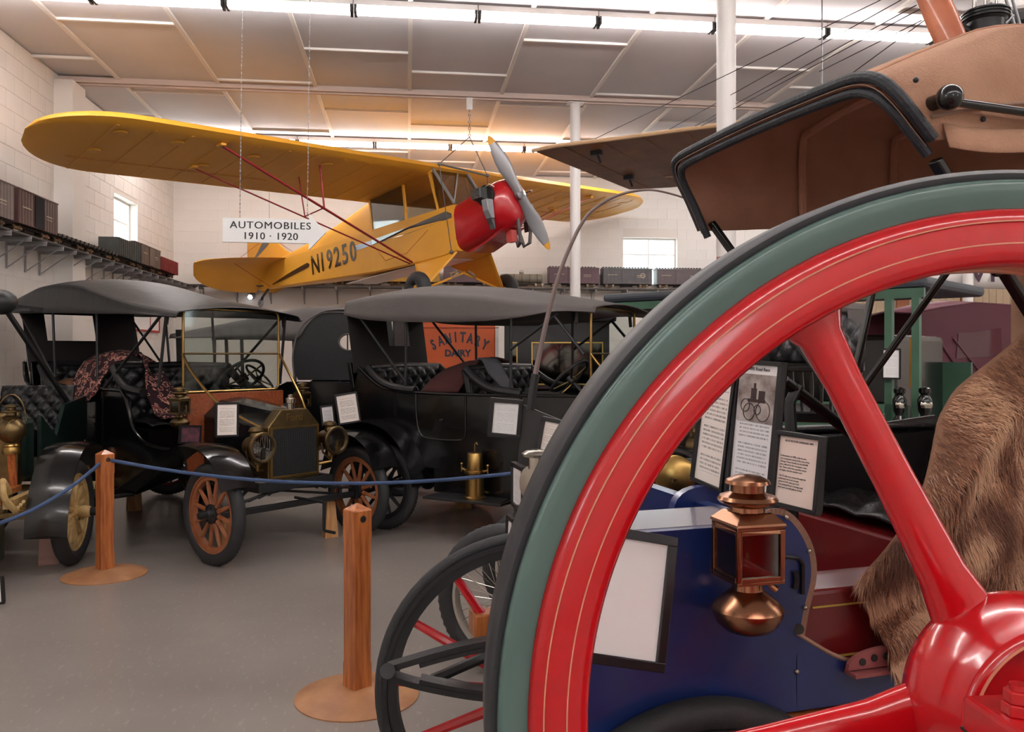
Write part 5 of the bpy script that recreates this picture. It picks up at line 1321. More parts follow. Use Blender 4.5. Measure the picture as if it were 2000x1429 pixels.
# ------------------------------------------------------------------ blue motor buggy with a tan folding top
bf = Fr(.83, 2.50, -.95, -.3)
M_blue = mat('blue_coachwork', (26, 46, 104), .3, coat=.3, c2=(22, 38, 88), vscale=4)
M_maroon = mat('maroon_and_haze_red', (112, 20, 24), .35, coat=.3)  # on the buggy's seat box, red haze of the turning spokes put into colour
M_tan = mat('tan_canvas', (182, 140, 114), .9, bump=.35, bscale=160, c2=(160, 118, 94), vscale=5)
M_tanin = mat('brown_canvas_lining', (196, 146, 120), .95, bump=.3, bscale=160, c2=(174, 126, 102), vscale=4)
M_trim = mat('worn_black_binding', (44, 46, 52), .55, bump=.4, bscale=80)
def blue_buggy():
    A = tag(empty('blue_motor_buggy', bf.M), 'blue motor buggy with a tan folding top and haze-red seat box, right of the picture', 'motor buggy')
    q = lambda px, py, Z: bf.I @ P(px, py, Z)
    wm = bf.I @ (Fr((1045 - CX) / F * 2.68, 2.68, -1, .03, EYE - (1352 - HY) / F * 2.68)).M
    wheel(A, None, -1, .512, .021, 14, M_red, mat('dark_felloe', (34, 34, 38), .4), M_tyre, M_blackm, .017, tread=0, M=wm, hub=.05, cap=.03)
    for k, pts in enumerate((((757, 1303), (800, 1290), (870, 1270), (950, 1252), (1040, 1244), (1130, 1250), (1230, 1270), (1330, 1306)), ((757, 1316), (800, 1330), (870, 1346), (950, 1358), (1040, 1362), (1130, 1356), (1230, 1340), (1330, 1316)))):
        mb = MB(); pp = smooth_pts([tuple(q(x, y, 2.45)) for x, y in pts], 3)
        for a, b in zip(pp, pp[1:]): mb.bar(a, b, .05, .017)
        mb.build('leaf_spring', M_blackm, A, smooth=0)
        mb = MB(); pp = pp[4:-4]; dz = Vector((0, 0, -.016 if k == 0 else .016))
        for a, b in zip(pp, pp[1:]): mb.bar(Vector(a) + dz, Vector(b) + dz, .05, .012)
        mb.build('leaf_spring', M_blackm, A, smooth=0)
    MB().cyl(q(757, 1310, 2.41), q(757, 1310, 2.49), .022, n=14).build('spring_eye', M_blackm, A)
    for (x, y, R) in ((.62, .53, .43), (-1.25, .53, .5), (-1.25, -.5, .5)):
        wheel(A, (x, y, R), 1 if y > 0 else -1, R, .036, 12, M_red, mat('plum_rim', (86, 24, 34), .4), M_tyre, M_blackm, .02, tread=0, hub=.06)
    MB().cyl((.62, -.5, .43), (.62, .5, .43), .022, n=10).cyl((-1.25, -.5, .5), (-1.25, .5, .5), .025, n=10).build('axle', M_blackm, A)
    for s in (-1, 1):
        MB().ext(-1.6, .86, s * .42, s * .5, .70, .775).build('sill', M_wood, A, smooth=0, bevel=.006)
        for xx in (-.05, -1.3): MB().ext(xx - .012, xx + .012, s * .5, s * .51, .68, .79).build('sill_strap', M_red, A, smooth=0)
        sp = MB(); sp.tube(smooth_pts([(1.0, s * .4, .6), (.62, s * .4, .5), (.25, s * .4, .6)], 6), .016, 6).tube(smooth_pts([(1.0, s * .4, .6), (.62, s * .4, .69), (.25, s * .4, .6)], 6), .016, 6)
        sp.build('leaf_spring', M_blackm, A)
    sd = smooth_pts([(.47, 1.215), (.42, 1.235), (.37, 1.22), (.325, 1.16), (.312, 1.09), (.335, 1.0), (.352, .9), (.35, .785)], 5)
    for s in (-1, 1):
        xe = .88 if s > 0 else .45
        poly = [(xe, .785), (xe, 1.215)] + (sd if s > 0 else sd[5:])
        MB().prism([(x, 0, z) for x, z in poly], 1, s * .50, s * .48).build('side_panel', M_blue, A, smooth=0)
        mb = MB()
        for a, b in zip(sd, sd[1:]): mb.bar((a[0], s * .495, a[1]), (b[0], s * .495, b[1]), .035, .014, up=(0, 1, 0)) if False else mb.bar((a[0] - .006, s * .494, a[1]), (b[0] - .006, s * .494, b[1]), .024, .006, up=(0, 1, 0))
        et = mb.build('edge_trim', mat('bronze_trim', (150, 118, 100), .4, .5), A, smooth=0)
        for k in (9, 16, 24, 31):
            if k < len(sd): MB().sphere((sd[k][0], s * .503, sd[k][1]), .006, 10, 6).build('rivet', M_nickel, et)
        sl = smooth_pts([(.35, .96), (.25, .9), (.17, .872), (.04, .852), (-.3, .86), (-1.5, .9)], 4)
        MB().prism([(x, 0, z) for x, z in sl + [(-1.5, .785), (.35, .785)]], 1, s * .5, s * .48).build('lower_side', M_blue, A, smooth=0)
        MB().tube([(x, s * .495, z) for x, z in sl], .007, 6).build('side_bead', MATS['bronze_trim'], A)
    # bonnet: raised ledge along the near side, lower deck beyond
    MB().ext(.42, .89, .26, .48, 1.18, 1.215).build('bonnet_ledge', mat('blue_top_sheen', (104, 100, 118), .25, coat=.4), A, smooth=0, bevel=.012)  # blue top with its pale reflection put into the colour
    MB().ext(.42, .88, .26, .28, .9, 1.18).build('ledge_side', M_blue, A, smooth=0)
    MB().ext(.4, .74, -.1, .26, .95, 1.0).build('bonnet_deck', M_blue, A, smooth=0, bevel=.01)
    MB().ext(.74, .76, -.1, .26, .785, .95).ext(.865, .885, .26, .48, .785, 1.18).build('nose_panel', M_blue, A, smooth=0, bevel=.01)
    p = bf.px(1370, 985, 1, .12)
    arch = [Vector((p.x + .09 * math.cos(a), 0, p.z - .04 + .09 * abs(math.sin(a)) ** .6)) for a in [pi * k / 12 for k in range(13)]]
    MB().prism([tuple(v) for v in arch], 1, .1, .13).build('inner_cowl', M_blue, A, smooth=40)
    MB().prism([(.4, 0, .79), (.36, 0, .79), (.33, 0, 1.05), (.36, 0, 1.2), (.4, 0, 1.2)], 1, -.48, .48).build('dashboard', M_blue, A, smooth=0)
    # latch on the side panel
    lt = MB()
    q = lambda px, py, y=.505: bf.px(px, py, 1, y)
    lt.tube([q(1520, 1085), q(1560, 1090), q(1568, 1100), q(1568, 1160)], .005, 6).tube([q(1553, 1115), q(1556, 1130), q(1553, 1150)], .007, 6)
    lt.build('panel_latch', M_blackm, A)
    MB().cyl(q(1560, 1228, .5), q(1560, 1228, .506), .012, n=14).build('panel_hole', M_dark, A)
    # foot plate with holes
    fp = MB(); c = q(1730, 1285, .52); hl = []
    fp.prism([(c.x + .105 * math.cos(a), 0, c.z - .018 + .045 * math.sin(a) ** .8) for a in [pi * k / 14 for k in range(15)]], 1, .51, .52)
    f_ = fp.build('step_plate', mat('painted_step', (150, 84, 84), .5), A, smooth=0)
    for k in range(5): MB().cyl((c.x - .066 + .033 * k, .519, c.z - .001 + (.006 if k in (1, 2, 3) else 0)), (c.x - .066 + .033 * k, .523, c.z - .001 + (.006 if k in (1, 2, 3) else 0)), .0085, n=12).build('step_hole', M_dark, f_)
    MB().ext(c.x - .1, c.x + .1, .5, .54, c.z - .03, c.z - .022).build('step_edge', MATS['painted_step'], f_, smooth=0)
    # floor, seat box and seat
    MB().ext(-1.5, .34, -.48, .48, .79, .82).build('floor', M_maroon, A, smooth=0)
    MB().ext(-1.5, -.28, -.47, .47, .82, 1.05).build('seat_box', M_maroon, A, smooth=0, bevel=.01)
    MB().ext(-.26, .34, .3, .46, .82, 1.04).build('tool_box', M_maroon, A, smooth=0, bevel=.01)
    for zz in (.88, 1.0): MB().ext(-.2, .28, .46, .463, zz, zz + .004).build('gold_stripe', MATS['gold_line'], A, smooth=0)
    tufted(A, lambda u, v: ((-.9 + .6 * v, -.45 + .9 * u, 1.08), (0, 0, 1)), 5, 3, .035, M_leather, 'seat_cushion')
    tufted(A, lambda u, v: ((-.92 - .06 * v, -.45 + .9 * u, 1.1 + .2 * v), (1, 0, .1)), 6, 3, .04, M_leather, 'seat_back')
    for s in (-1, 1):
        ar = smooth_pts([(-.98, s * .47, 1.33), (-.7, s * .49, 1.3), (-.42, s * .49, 1.28), (-.3, s * .48, 1.22), (-.27, s * .47, 1.12)], 5)
        MB().tube(ar, .03, 10).build('arm_roll', M_leather, A)
        MB().prism([(x, 0, z) for x, _, z in ar] + [(-.27, 0, 1.05), (-1.0, 0, 1.05)], 1, s * .46, s * .5).build('arm_panel', mat('dark_arm', (30, 26, 28), .4), A, smooth=0)
    MB().ext(-1.02, -.3, -.52, -.44, 1.31, 1.33).build('arm_top', M_leather, A, smooth=0, bevel=.008)
    # tiller
    MB().tube([(.0, 0, .8), (0, 0, 1.3), (.01, 0, 1.45), (-.02, 0, 1.5)], .018, 10).build('tiller_column', M_blackm, A)
    tl = MB().tube([(.03, 0, 1.515), (-.42, 0, 1.21)], .017, 14).build('tiller', M_black, A)
    MB().cyl((-.41, 0, 1.217), (-.423, 0, 1.208), .019, n=14).build('tiller_ferrule', M_blackm, tl)
    # ---- folding top
    def prof(x, zn, zs, zc, dn=.0, nb=2.11, fb=2.04, w_=.53):
        """cross-section from the near lower edge over the roof to the far lower edge"""
        pts = [(w_, nb), (w_ + .003, nb + (zs - nb) * .27), (w_ - .003, nb + (zs - nb) * .56), (w_ - .035, zs - .028), (w_ - .10, zs - .003)]
        for k in range(1, 8): t = 1 - 2 * k / 8; pts.append(((w_ - .10) * t, zs + (zc - zs) * (1 - t * t)))
        pts += [(-w_ + .08, zs - .002), (-w_ + .03, zs - .018), (-w_, zs - .055), (-w_ - .004, fb + (zs - fb) * .45), (-w_, fb)]
        n = len(pts); out = []
        for i, (y, z) in enumerate(pts):
            lo = min(i, n - 1 - i); e = (0, .38, .72, .93, 1)[lo] if lo < 5 else 1
            out.append(Vector((x + dn * e, y, z)))
        return out
    st = [(-.01, 0, 2.265, 2.275, .13, 2.10, 2.03), (-.16, 0, 2.36, 2.375, .07, 2.12, 2.04), (-.32, 0, 2.44, 2.46, .02, 2.13, 2.05), (-.6, 0, 2.47, 2.5, 0, 2.14, 2.05), (-.95, 0, 2.47, 2.5, 0, 2.14, 2.06), (-1.3, 0, 2.33, 2.38, 0, 2.1, 2.06), (-1.42, 0, 2.22, 2.26, 0, 2.08, 2.04)]
    cols = [prof(x, zn, zs, zc, dn, nb, fb) for x, zn, zs, zc, dn, nb, fb in st]
    full = []; nC = len(cols[0])
    for j in range(nC): full.append(smooth_pts([tuple(c[j]) for c in cols], 4))
    nv = len(full[0]); vs = [Vector(full[j][i]) for i in range(nv) for j in range(nC)]
    fs = [(i * nC + j, i * nC + j + 1, (i + 1) * nC + j + 1, (i + 1) * nC + j) for i in range(nv - 1) for j in range(nC - 1)]
    MB().add(vs, fs).build('folding_top', M_tan, A, smooth=60, solid=.004)
    cen = Vector((0, 0, 2.2))
    ins = []
    for v in vs: ins.append(Vector((v.x, v.y * .985, v.z - (.008 if v.z > 2.2 else 0))))
    MB().add(ins, fs).build('top_lining', M_tanin, A, smooth=60, solid=.003)
    f0 = [Vector(full[j][0]) for j in range(nC)]
    fsm = smooth_pts([tuple(v) for v in f0], 3)
    MB().tube([Vector(v) + Vector((.006, 0, .004)) for v in fsm], .015, 10).build('front_binding', M_trim, A)
    MB().tube([Vector((v[0] - .004, v[1] * .95, v[2] - .026)) for v in fsm], .013, 10).build('front_binding', M_trim, A)
    MB().tube([Vector((v[0] + .012, v[1] * .975, v[2] - .012)) for v in fsm], .0016, 6).build('binding_stitch', mat('tan_thread', (150, 120, 104), .8), A)
    for i, nm in ((8, 'side_hem'),):
        hm = [Vector(full[1][k]) + Vector((0, .006, 0)) for k in range(1, nv)]
        MB().tube(hm, .004, 6).build('seam_bead', MATS['tan_thread'], A)
    MB().tube([Vector(full[4][k]) + Vector((0, 0, .002)) for k in range(0, nv)], .004, 6).build('seam_bead', M_tanin, A)
    vl = MB().grid(lambda u, v: Vector((-.03 - 1.35 * u, .535 + .02 * v + .006 * math.sin(9 * u), 2.14 - .06 * v - .006 * math.sin(21 * u))), 30, 3)
    vl.build('side_valance', M_tan, A, smooth=60, solid=.004)
    for s in (-1, 1):
        kb = MB().sphere((.0, s * .585, 2.185), .03, 20, 14).cyl((.0, s * .53, 2.185), (0, s * .57, 2.185), .018, n=14)
        kb.build('prop_knob', M_black, A)
        MB().cyl((-.02, s * .565, 2.183), (-1.4, s * .565, 2.15), .0105, n=12).build('prop_rod', M_black, A)
        for (x, z) in ((.05, 2.235), (-.15, 2.16), (.06, 2.16)): MB().sphere((x, s * .536, z), .007, 10, 6).build('canvas_stud', M_trim, A)
        pv = Vector((-.6, s * .50, 1.38))
        for k, (x, z) in enumerate(((-.03, 2.06), (-.41, 2.12), (-.82, 2.2), (-1.35, 2.22))):
            MB().bar(pv, (x, s * .51, z), .034 if k == 0 else .026, .02).build('top_bow', M_black, A, bevel=.005)
        MB().cyl((-.6, s * .47, 1.38), (-.6, s * .535, 1.38), .03, n=16).build('pivot', M_black, A); MB().sphere((-.2, s * .53, 1.8), .018, 12, 8).build('knuckle', M_black, A)
        MB().cyl((-.6, s * .49, 1.38), (-.62, s * .49, 1.1), .014, n=10).build('pivot_post', M_blackm, A)
    for xx, zt in ((-.41, 2.43), (-.82, 2.45)):
        ip = [(xx, .5, 2.05), (xx, .5, zt - .08), (xx, .44, zt - .03), (xx, .2, zt), (xx, -.2, zt), (xx, -.44, zt - .03), (xx, -.5, zt - .08), (xx, -.5, 2.05)]
        pp = smooth_pts(ip, 4); mb = MB()
        MB().tube(pp, .017, 8).build('covered_bow', M_tanin, A)
    MB().add([(-1.41, -.52, 1.1), (-1.41, .52, 1.1), (-1.42, .52, 2.15), (-1.42, -.52, 2.15)], [(0, 1, 2, 3)]).build('rear_curtain', M_tan, A, smooth=0, solid=.006)
blue_buggy()
# carriage lamp on the blue side panel
def brass_lamp():
    p = bf.px(1460, 1080, 1, .60)
    L = oil_lamp(None, (0, 0, 0), 1.0, mat('warm_brass', (168, 120, 92), .25, 1, var=.15, vscale=6), 'carriage_lamp')
    s = .33 / .377
    L.matrix_world = T(bf.M @ Vector((p.x, p.y, p.z - .01))) @ Matrix.Rotation(math.radians(8), 4, 'Z') @ Matrix.Scale(.87, 4)
    tag(L, 'square brass carriage lamp hung on the side of the blue motor buggy', 'lamp')
brass_lamp()
# notices on the blue buggy
r_, w_, h = placard((1150, 1030), (1327, 1040), (1292, 1324), (1140, 1282), 1.62, 1.66, 'large framed page whitened by painted glare, leaning on the blue motor buggy', mat('glare_white_sheet', (255, 255, 255), .5), fw=.018, dz=.06)  # page made pure white, glass glare put into its colour
placard((1372, 718), (1436, 728), (1413, 965), (1355, 938), 2.34, 2.2, 'tall typed framed page, leftmost of three on the blue motor buggy', PG, fw=.01)
r_, w_, h = placard((1440, 702), (1530, 706), (1502, 990), (1418, 962), 2.2, 2.05, 'framed newspaper page with a photograph of an old motor carriage, middle of three', PG3, fw=.011)
ph = MB().ext(-w_ / 2 + .014, w_ / 2 - .014, .02, h / 2 - .035, -.0025, -.0005).build('photograph', mat('sepia_print', (206, 196, 192), .5, c2=(92, 70, 64), vscale=16), r_, smooth=0)
ink = mat('sepia_ink', (58, 40, 38), .6)
for k, (cx_, cy_, rr) in enumerate(((-.022, .045, .021), (.028, .05, .025), (-.038, .06, .016), (.008, .052, .012))):
    MB().torus((cx_, cy_, .0003), (0, 0, 1), rr, .0011, 28, 5).build('photo_wheel', ink, ph)
MB().ext(-.03, .034, .07, .078, 0, .0006).ext(-.02, .0, .078, .105, 0, .0006).ext(.008, .03, .078, .1, 0, .0006).ext(-.012, -.004, .105, .118, 0, .0006).build('photo_carriage', ink, ph, smooth=0)
text('1895 Road Race', .012, M_blackp, r_, T((0, h / 2 - .022, -.001)), .0003)
r_, w_, h = placard((1517, 842), (1612, 850), (1592, 1010), (1506, 982), 2.02, 1.9, 'right of three notices on the blue motor buggy, a typed framed page', mat('cream_sheet', (240, 218, 206), .6), fw=.01)
ls = ['In November of 1895, only six cars', 'and contestants entered the race of the', 'Chicago Times-Herald, for the $2,000', 'prize offered by the newspaper own-', 'ers. There were four gasoline motor', 'carriages, and two electric cars.', '', 'The 52 mile race course through the', 'snow was run at an average', 'speed of 5.25 miles per hour.', 'The winning Motor Carriage used', 'three and one half gallons of fuel.']
text('BLUE MOTOR CARRIAGE 1895', .0062, M_blackp, r_, T((0, h * .38, -.001)), .0002)
text('\n'.join(ls), .0054, M_blackp, r_, T((-w_ * .38, -h * .03, -.001)), .0002, align='LEFT', line=1.25)
# fur robe
def fur():
    rnd = random.Random(3)
    tp = [(.14, 1.08), (.06, 1.2), (-.01, 1.3), (-.08, 1.42), (-.15, 1.5), (-.27, 1.57), (-.4, 1.66), (-.6, 1.74), (-.9, 1.76), (-1.4, 1.7)]
    def zt_(x):
        for a, b in zip(tp, tp[1:]):
            if b[0] <= x <= a[0]: t = (a[0] - x) / (a[0] - b[0]); return a[1] + (b[1] - a[1]) * t
        return 1.08
    def S(u, v):
        x = .14 - 1.4 * u - .1 * max(0, v - .75); zt = zt_(.14 - 1.4 * u); z = zt - v * (zt - .86 - .05 * math.sin(15 * u))
        fold = .045 * math.sin(9 * u + 3.2 * v + .8 * math.sin(5 * v)) + .03 * math.sin(19 * u - 4 * v) + .03 * noise.noise(Vector((u * 5, v * 5, 2)))
        y = .56 + fold * (.4 + v) - .08 * max(0, 1 - u * 9) ** 2 - .12 * max(0, .12 - v) / .12 * min(1, u * 6)
        return Vector((x + .02 * math.sin(7 * v), y, z))
    base = MB().grid(S, 70, 60)
    A = base.build('fur_robe', mat('hide_brown', (140, 100, 78), .95), None, smooth=80, solid=.012)
    A.matrix_world = bf.M; tag(A, 'long-haired brown and tan fur robe draped over the seat side of the blue motor buggy', 'fur robe')
    fm = [mat('fur_tan', (222, 178, 142), .7), mat('fur_brown', (170, 118, 88), .75), mat('fur_dark', (112, 72, 54), .8), mat('fur_grey', (204, 168, 146), .7)]
    mb = MB()
    for k in range(52000):
        u, v = rnd.random() ** 1.2 * .98, rnd.random()
        p = S(u, v); pu = S(min(u + .01, 1), v) - p; pv_ = S(u, min(v + .01, 1)) - p; n = pu.cross(pv_)
        if n.length < 1e-9: continue
        n.normalize(); n = n if n.y > 0 else -n
        g = noise.noise(Vector((u * 7, v * 5, 9))); g2 = noise.noise(Vector((u * 16 + 3, v * 6, 4)))
        tv = pv_.normalized(); d = (tv + pu.normalized() * (.4 * g + .25 * rnd.uniform(-1, 1)) + n * .32).normalized()
        L_ = rnd.uniform(.026, .065); wv = d.cross(n).normalized() * rnd.uniform(.0006, .0011)
        t = g + g2 * .7 + rnd.uniform(-.3, .3)
        mb.cur = 0 if t > .22 else (3 if t > .08 else (1 if t > -.22 else 2))
        m_ = p + d * L_ * .5 + n * .008; e = p + d * L_ + n * .004
        mb.add([p - wv, p + wv, m_ + wv * .8, m_ - wv * .8, e], [(0, 1, 2, 3), (3, 2, 4)])
    h_ = mb.build('fur_hair', fm, A, smooth=0); h_['kind'] = 'stuff'
fur()
# ------------------------------------------------------------------ stationary engine with its big flywheel
def flywheel():
    ef = Fr(.697, 1.15, 1, .075, 0)
    A = tag(empty('stationary_engine', ef.M), 'stationary engine with a huge red flywheel rimmed in green and black, nearest to the viewer', 'engine')
    zc = 1.117; O = (0, 0, zc); Y = (0, 1, 0)
    W_ = empty('flywheel', None, A)
    gm = mat('grey_green_paint', (84, 108, 102), .28, coat=.3)
    MB().ring(O, Y, [(.7335, .012), (.7335, .085), (.726, .095), (.70, .095), (.70, .02), (.7185, .004), (.727, .003)], 240).build('black_rim', mat('matt_black_rim', (46, 45, 49), .5), W_, smooth=50)
    MB().ring(O, Y, [(.7185, .003), (.7165, -.004), (.7115, -.007), (.70, -.0065), (.69, -.003), (.6785, .0), (.6785, .09), (.70, .09)], 240).build('green_band', gm, W_, smooth=50)
    MB().ring(O, Y, [(.678, -.002), (.674, -.010), (.664, -.015), (.62, -.017), (.606, -.014), (.5996, -.004), (.5985, .09), (.678, .09)], 240).build('red_band', M_red, W_, smooth=50)
    for r in (.6585, .6285): MB().ring(O, Y, [(r, -.0175), (r + .0018, -.0175), (r + .0018, -.012), (r, -.012)], 240).build('pinstripe', mat('tan_pinstripe', (214, 140, 112), .4), W_)
    for k in range(5):
        a = math.radians(190 - 72 * k)
        d = Vector((math.cos(a), 0, math.sin(a))); e = Vector((-d.z, 0, d.x)); rg = []
        for r, w_, t in ((.08, .062, .034), (.13, .046, .03), (.2, .034, .024), (.35, .029, .02), (.5, .027, .018), (.57, .032, .02), (.61, .055, .024)):
            rg.append([Vector(O) + Vector((0, .04, 0)) + d * r + e * (w_ * math.cos(2 * pi * j / 20)) + Vector((0, t * math.sin(2 * pi * j / 20), 0)) for j in range(20)])
        MB().loft(rg).build('spoke', M_red, W_, smooth=60)
    MB().lathe([(.001, .09), (.1, .09), (.14, .06), (.15, .03), (.147, .0), (.138, -.03), (.131, -.045), (.129, -.06), (.125, -.068), (.117, -.07), (.109, -.062), (.100, -.045), (.001, -.04)], O, Y, 96).build('hub', M_red, W_, smooth=50)
    MB().ring(O, Y, [(.1155, -.0712), (.119, -.0708), (.119, -.068), (.1155, -.068)], 96).build('pinstripe', MATS['tan_pinstripe'], W_)
    MB().cyl((0, -.32, zc), (0, .1, zc), .032, n=32).build('crankshaft', M_steel, A)
    MB().lathe([(.001, -.18), (.06, -.18), (.065, -.12), (.05, -.055), (.001, -.055)], O, Y, 32).build('shaft_collar', mat('dark_red_boss', (120, 16, 20), .5), A)
    # bearing block in front of the hub
    bl = MB().ext(-.216, .2, -.30, -.2, zc - .1, zc + .105)
    b_ = bl.build('bearing_cap', M_red, A, smooth=0, bevel=.006)
    MB().ext(-.2165, .2005, -.3005, -.1995, zc + .066, zc + .069).build('joint_gap', M_dark, b_, smooth=0)
    for x in (-.188, .17):
        for z0, rr in ((zc + .105, .0165), (zc + .118, .0148)):
            MB().cyl((x, -.255, z0), (x, -.255, z0 + .0128), rr, n=6).build('hex_nut', M_red, b_, smooth=0, bevel=.0015)
        MB().cyl((x, -.255, zc + .131), (x, -.255, zc + .137), .009, n=16).build('stud', M_red, b_)
    MB().ext(-.17, .18, -.33, -.18, .45, zc - .1).ext(-.2, .9, -.4, .0 - .09, 0, .45).build('engine_bed', M_red, A, smooth=0, bevel=.01)
    MB().cyl((.5, -.25, .45), (.5, -.25, 1.1), .12, n=32).cyl((.5, -.25, 1.1), (.5, -.25, 1.16), .14, n=32).build('cylinder', M_red, A)
flywheel()
# ------------------------------------------------------------------ delivery truck, hearse, cars at the back right
M_green = mat('green_paint', (72, 110, 88), .45, var=.15)
M_orange = mat('orange_paint', (206, 92, 40), .45, var=.12, vscale=3)
M_hood = mat('maroon_hood_cloth', (98, 44, 58), .5, bump=.5, bscale=6)
def dairy_truck():
    Z = 12.2
    fr = Fr((920 - CX) / F * Z, Z, 1, .02)
    A = tag(empty('dairy_van', fr.M), 'orange van lettered SANITARY DAIRY, seen through the side-on touring car', 'van')
    q = lambda px, py: (lambda v: (v.x, v.z))(fr.px(px, py, 1, 0))
    a, b = q(800, 627), q(974, 790)
    MB().ext(a[0], b[0] - .05, 0, 1.6, .55, a[1]).build('van_body', M_orange, A, smooth=0, bevel=.02)
    MB().ext(b[0] - .05, b[0], -.01, 1.6, .55, a[1]).build('corner_post', M_white, A, smooth=0)
    MB().ext(a[0], b[0], -.012, 0, a[1] - .1, a[1] - .085).build('side_moulding', mat('dark_orange', (160, 64, 28), .5), A, smooth=0)
    bl = mat('blue_black_letter', (46, 50, 66), .5)
    word = 'SANITARY'
    c = q(905, 690)
    for k, ch in enumerate(word):
        t = (k - 3.5) / 3.5; x = c[0] - .06 + t * .37; z = c[1] + .12 + .11 * (1 - t * t); 
        text(ch, .2, bl, A, basis((x, -.004, z), (1, 0, -.42 * t), (.42 * t, 0, 1)), .002, .008, sx=.62)
    text('DAIRY', .13, bl, A, basis((q(894, 690)[0], -.004, q(894, 690)[1]), (1, 0, 0), (0, 0, 1)), .002, .006)
    for x in (a[0] + .35, b[0] - .35):
        for y in (.12, 1.5): wheel(A, (x, y, .4), -1, .4, .05, 12, M_orange, M_orange, tread=0)
    MB().ext(a[0] + .1, b[0] - .1, .3, 1.3, .4, .55).build('chassis', M_blackm, A, smooth=0)
dairy_truck()
def hearse():
    Z = 10.6
    fr = Fr((1060 - CX) / F * Z, Z, 1, -.03)
    A = tag(empty('black_carriage', fr.M), 'black panelled coach body with gold-lined windows behind the steering wheel', 'coach')
    q = lambda px, py: (lambda v: (v.x, v.z))(fr.px(px, py, 1, 0))
    x0, x1 = q(985, 700)[0], q(1190, 700)[0]; zt = q(1000, 628)[1]; z0 = .75
    bm = mat('black_coach_panel', (30, 29, 30), .35, coat=.3)
    wins = [(q(997, 0)[0], q(1011, 0)[0]), (q(1038, 0)[0], q(1178, 0)[0])]; wz1 = q(0, 668)[1]; wz0 = q(0, 750)[1]
    mb = MB(); mb.ext(x0, x1, 0, .04, wz1, zt).ext(x0, x1, 0, .04, z0, wz0)
    xs = [x0] + [v for w_ in wins for v in w_] + [x1]
    for k in range(0, len(xs), 2): mb.ext(xs[k], xs[k + 1], 0, .04, wz0, wz1)
    mb.ext(x0, x0 + .04, .04, 1.4, z0, zt).ext(x1 - .04, x1, .04, 1.4, z0, zt).ext(x0 + .04, x1 - .04, 1.36, 1.4, z0, zt)
    mb.build('coach_side', bm, A, smooth=0)
    rf = MB().ext(x0 - .08, x1 + .08, -.08, 1.48, zt, zt + .05).ext(x0 - .04, x1 + .04, -.04, 1.44, zt + .05, zt + .1).build('roof', bm, A, smooth=0, bevel=.01)
    for k in range(6): MB().ext(x0 + .004 + k * .016, x0 + .012 + k * .016, -.01, 0, z0, zt - .04).build('pilaster_reed', bm, A, smooth=0)
    for a, b in wins:
        g = MB()
        for e in ((a, b, wz1 - .015, wz1), (a, b, wz0, wz0 + .015), (a, a + .015, wz0 + .015, wz1 - .015), (b - .015, b, wz0 + .015, wz1 - .015)): g.ext(e[0], e[1], -.006, .0, e[2], e[3])
        wf = g.build('gold_window_frame', mat('gold_leaf', (214, 178, 92), .35, .6), A, smooth=0)
        MB().ext(a + .015, b - .015, .015, .02, wz0 + .015, wz1 - .015).build('pane', M_shade, wf, smooth=0)
    MB().ext(x0 + .2, x1 - .2, .3, 1.1, .3, z0).build('undercarriage', M_blackm, A, smooth=0)
    for x in (x0 + .3, x1 - .3):
        for y in (.02, 1.4): wheel(A, (x, y, .42), -1, .42, .03, 12, M_black, M_black, tread=0)
hearse()
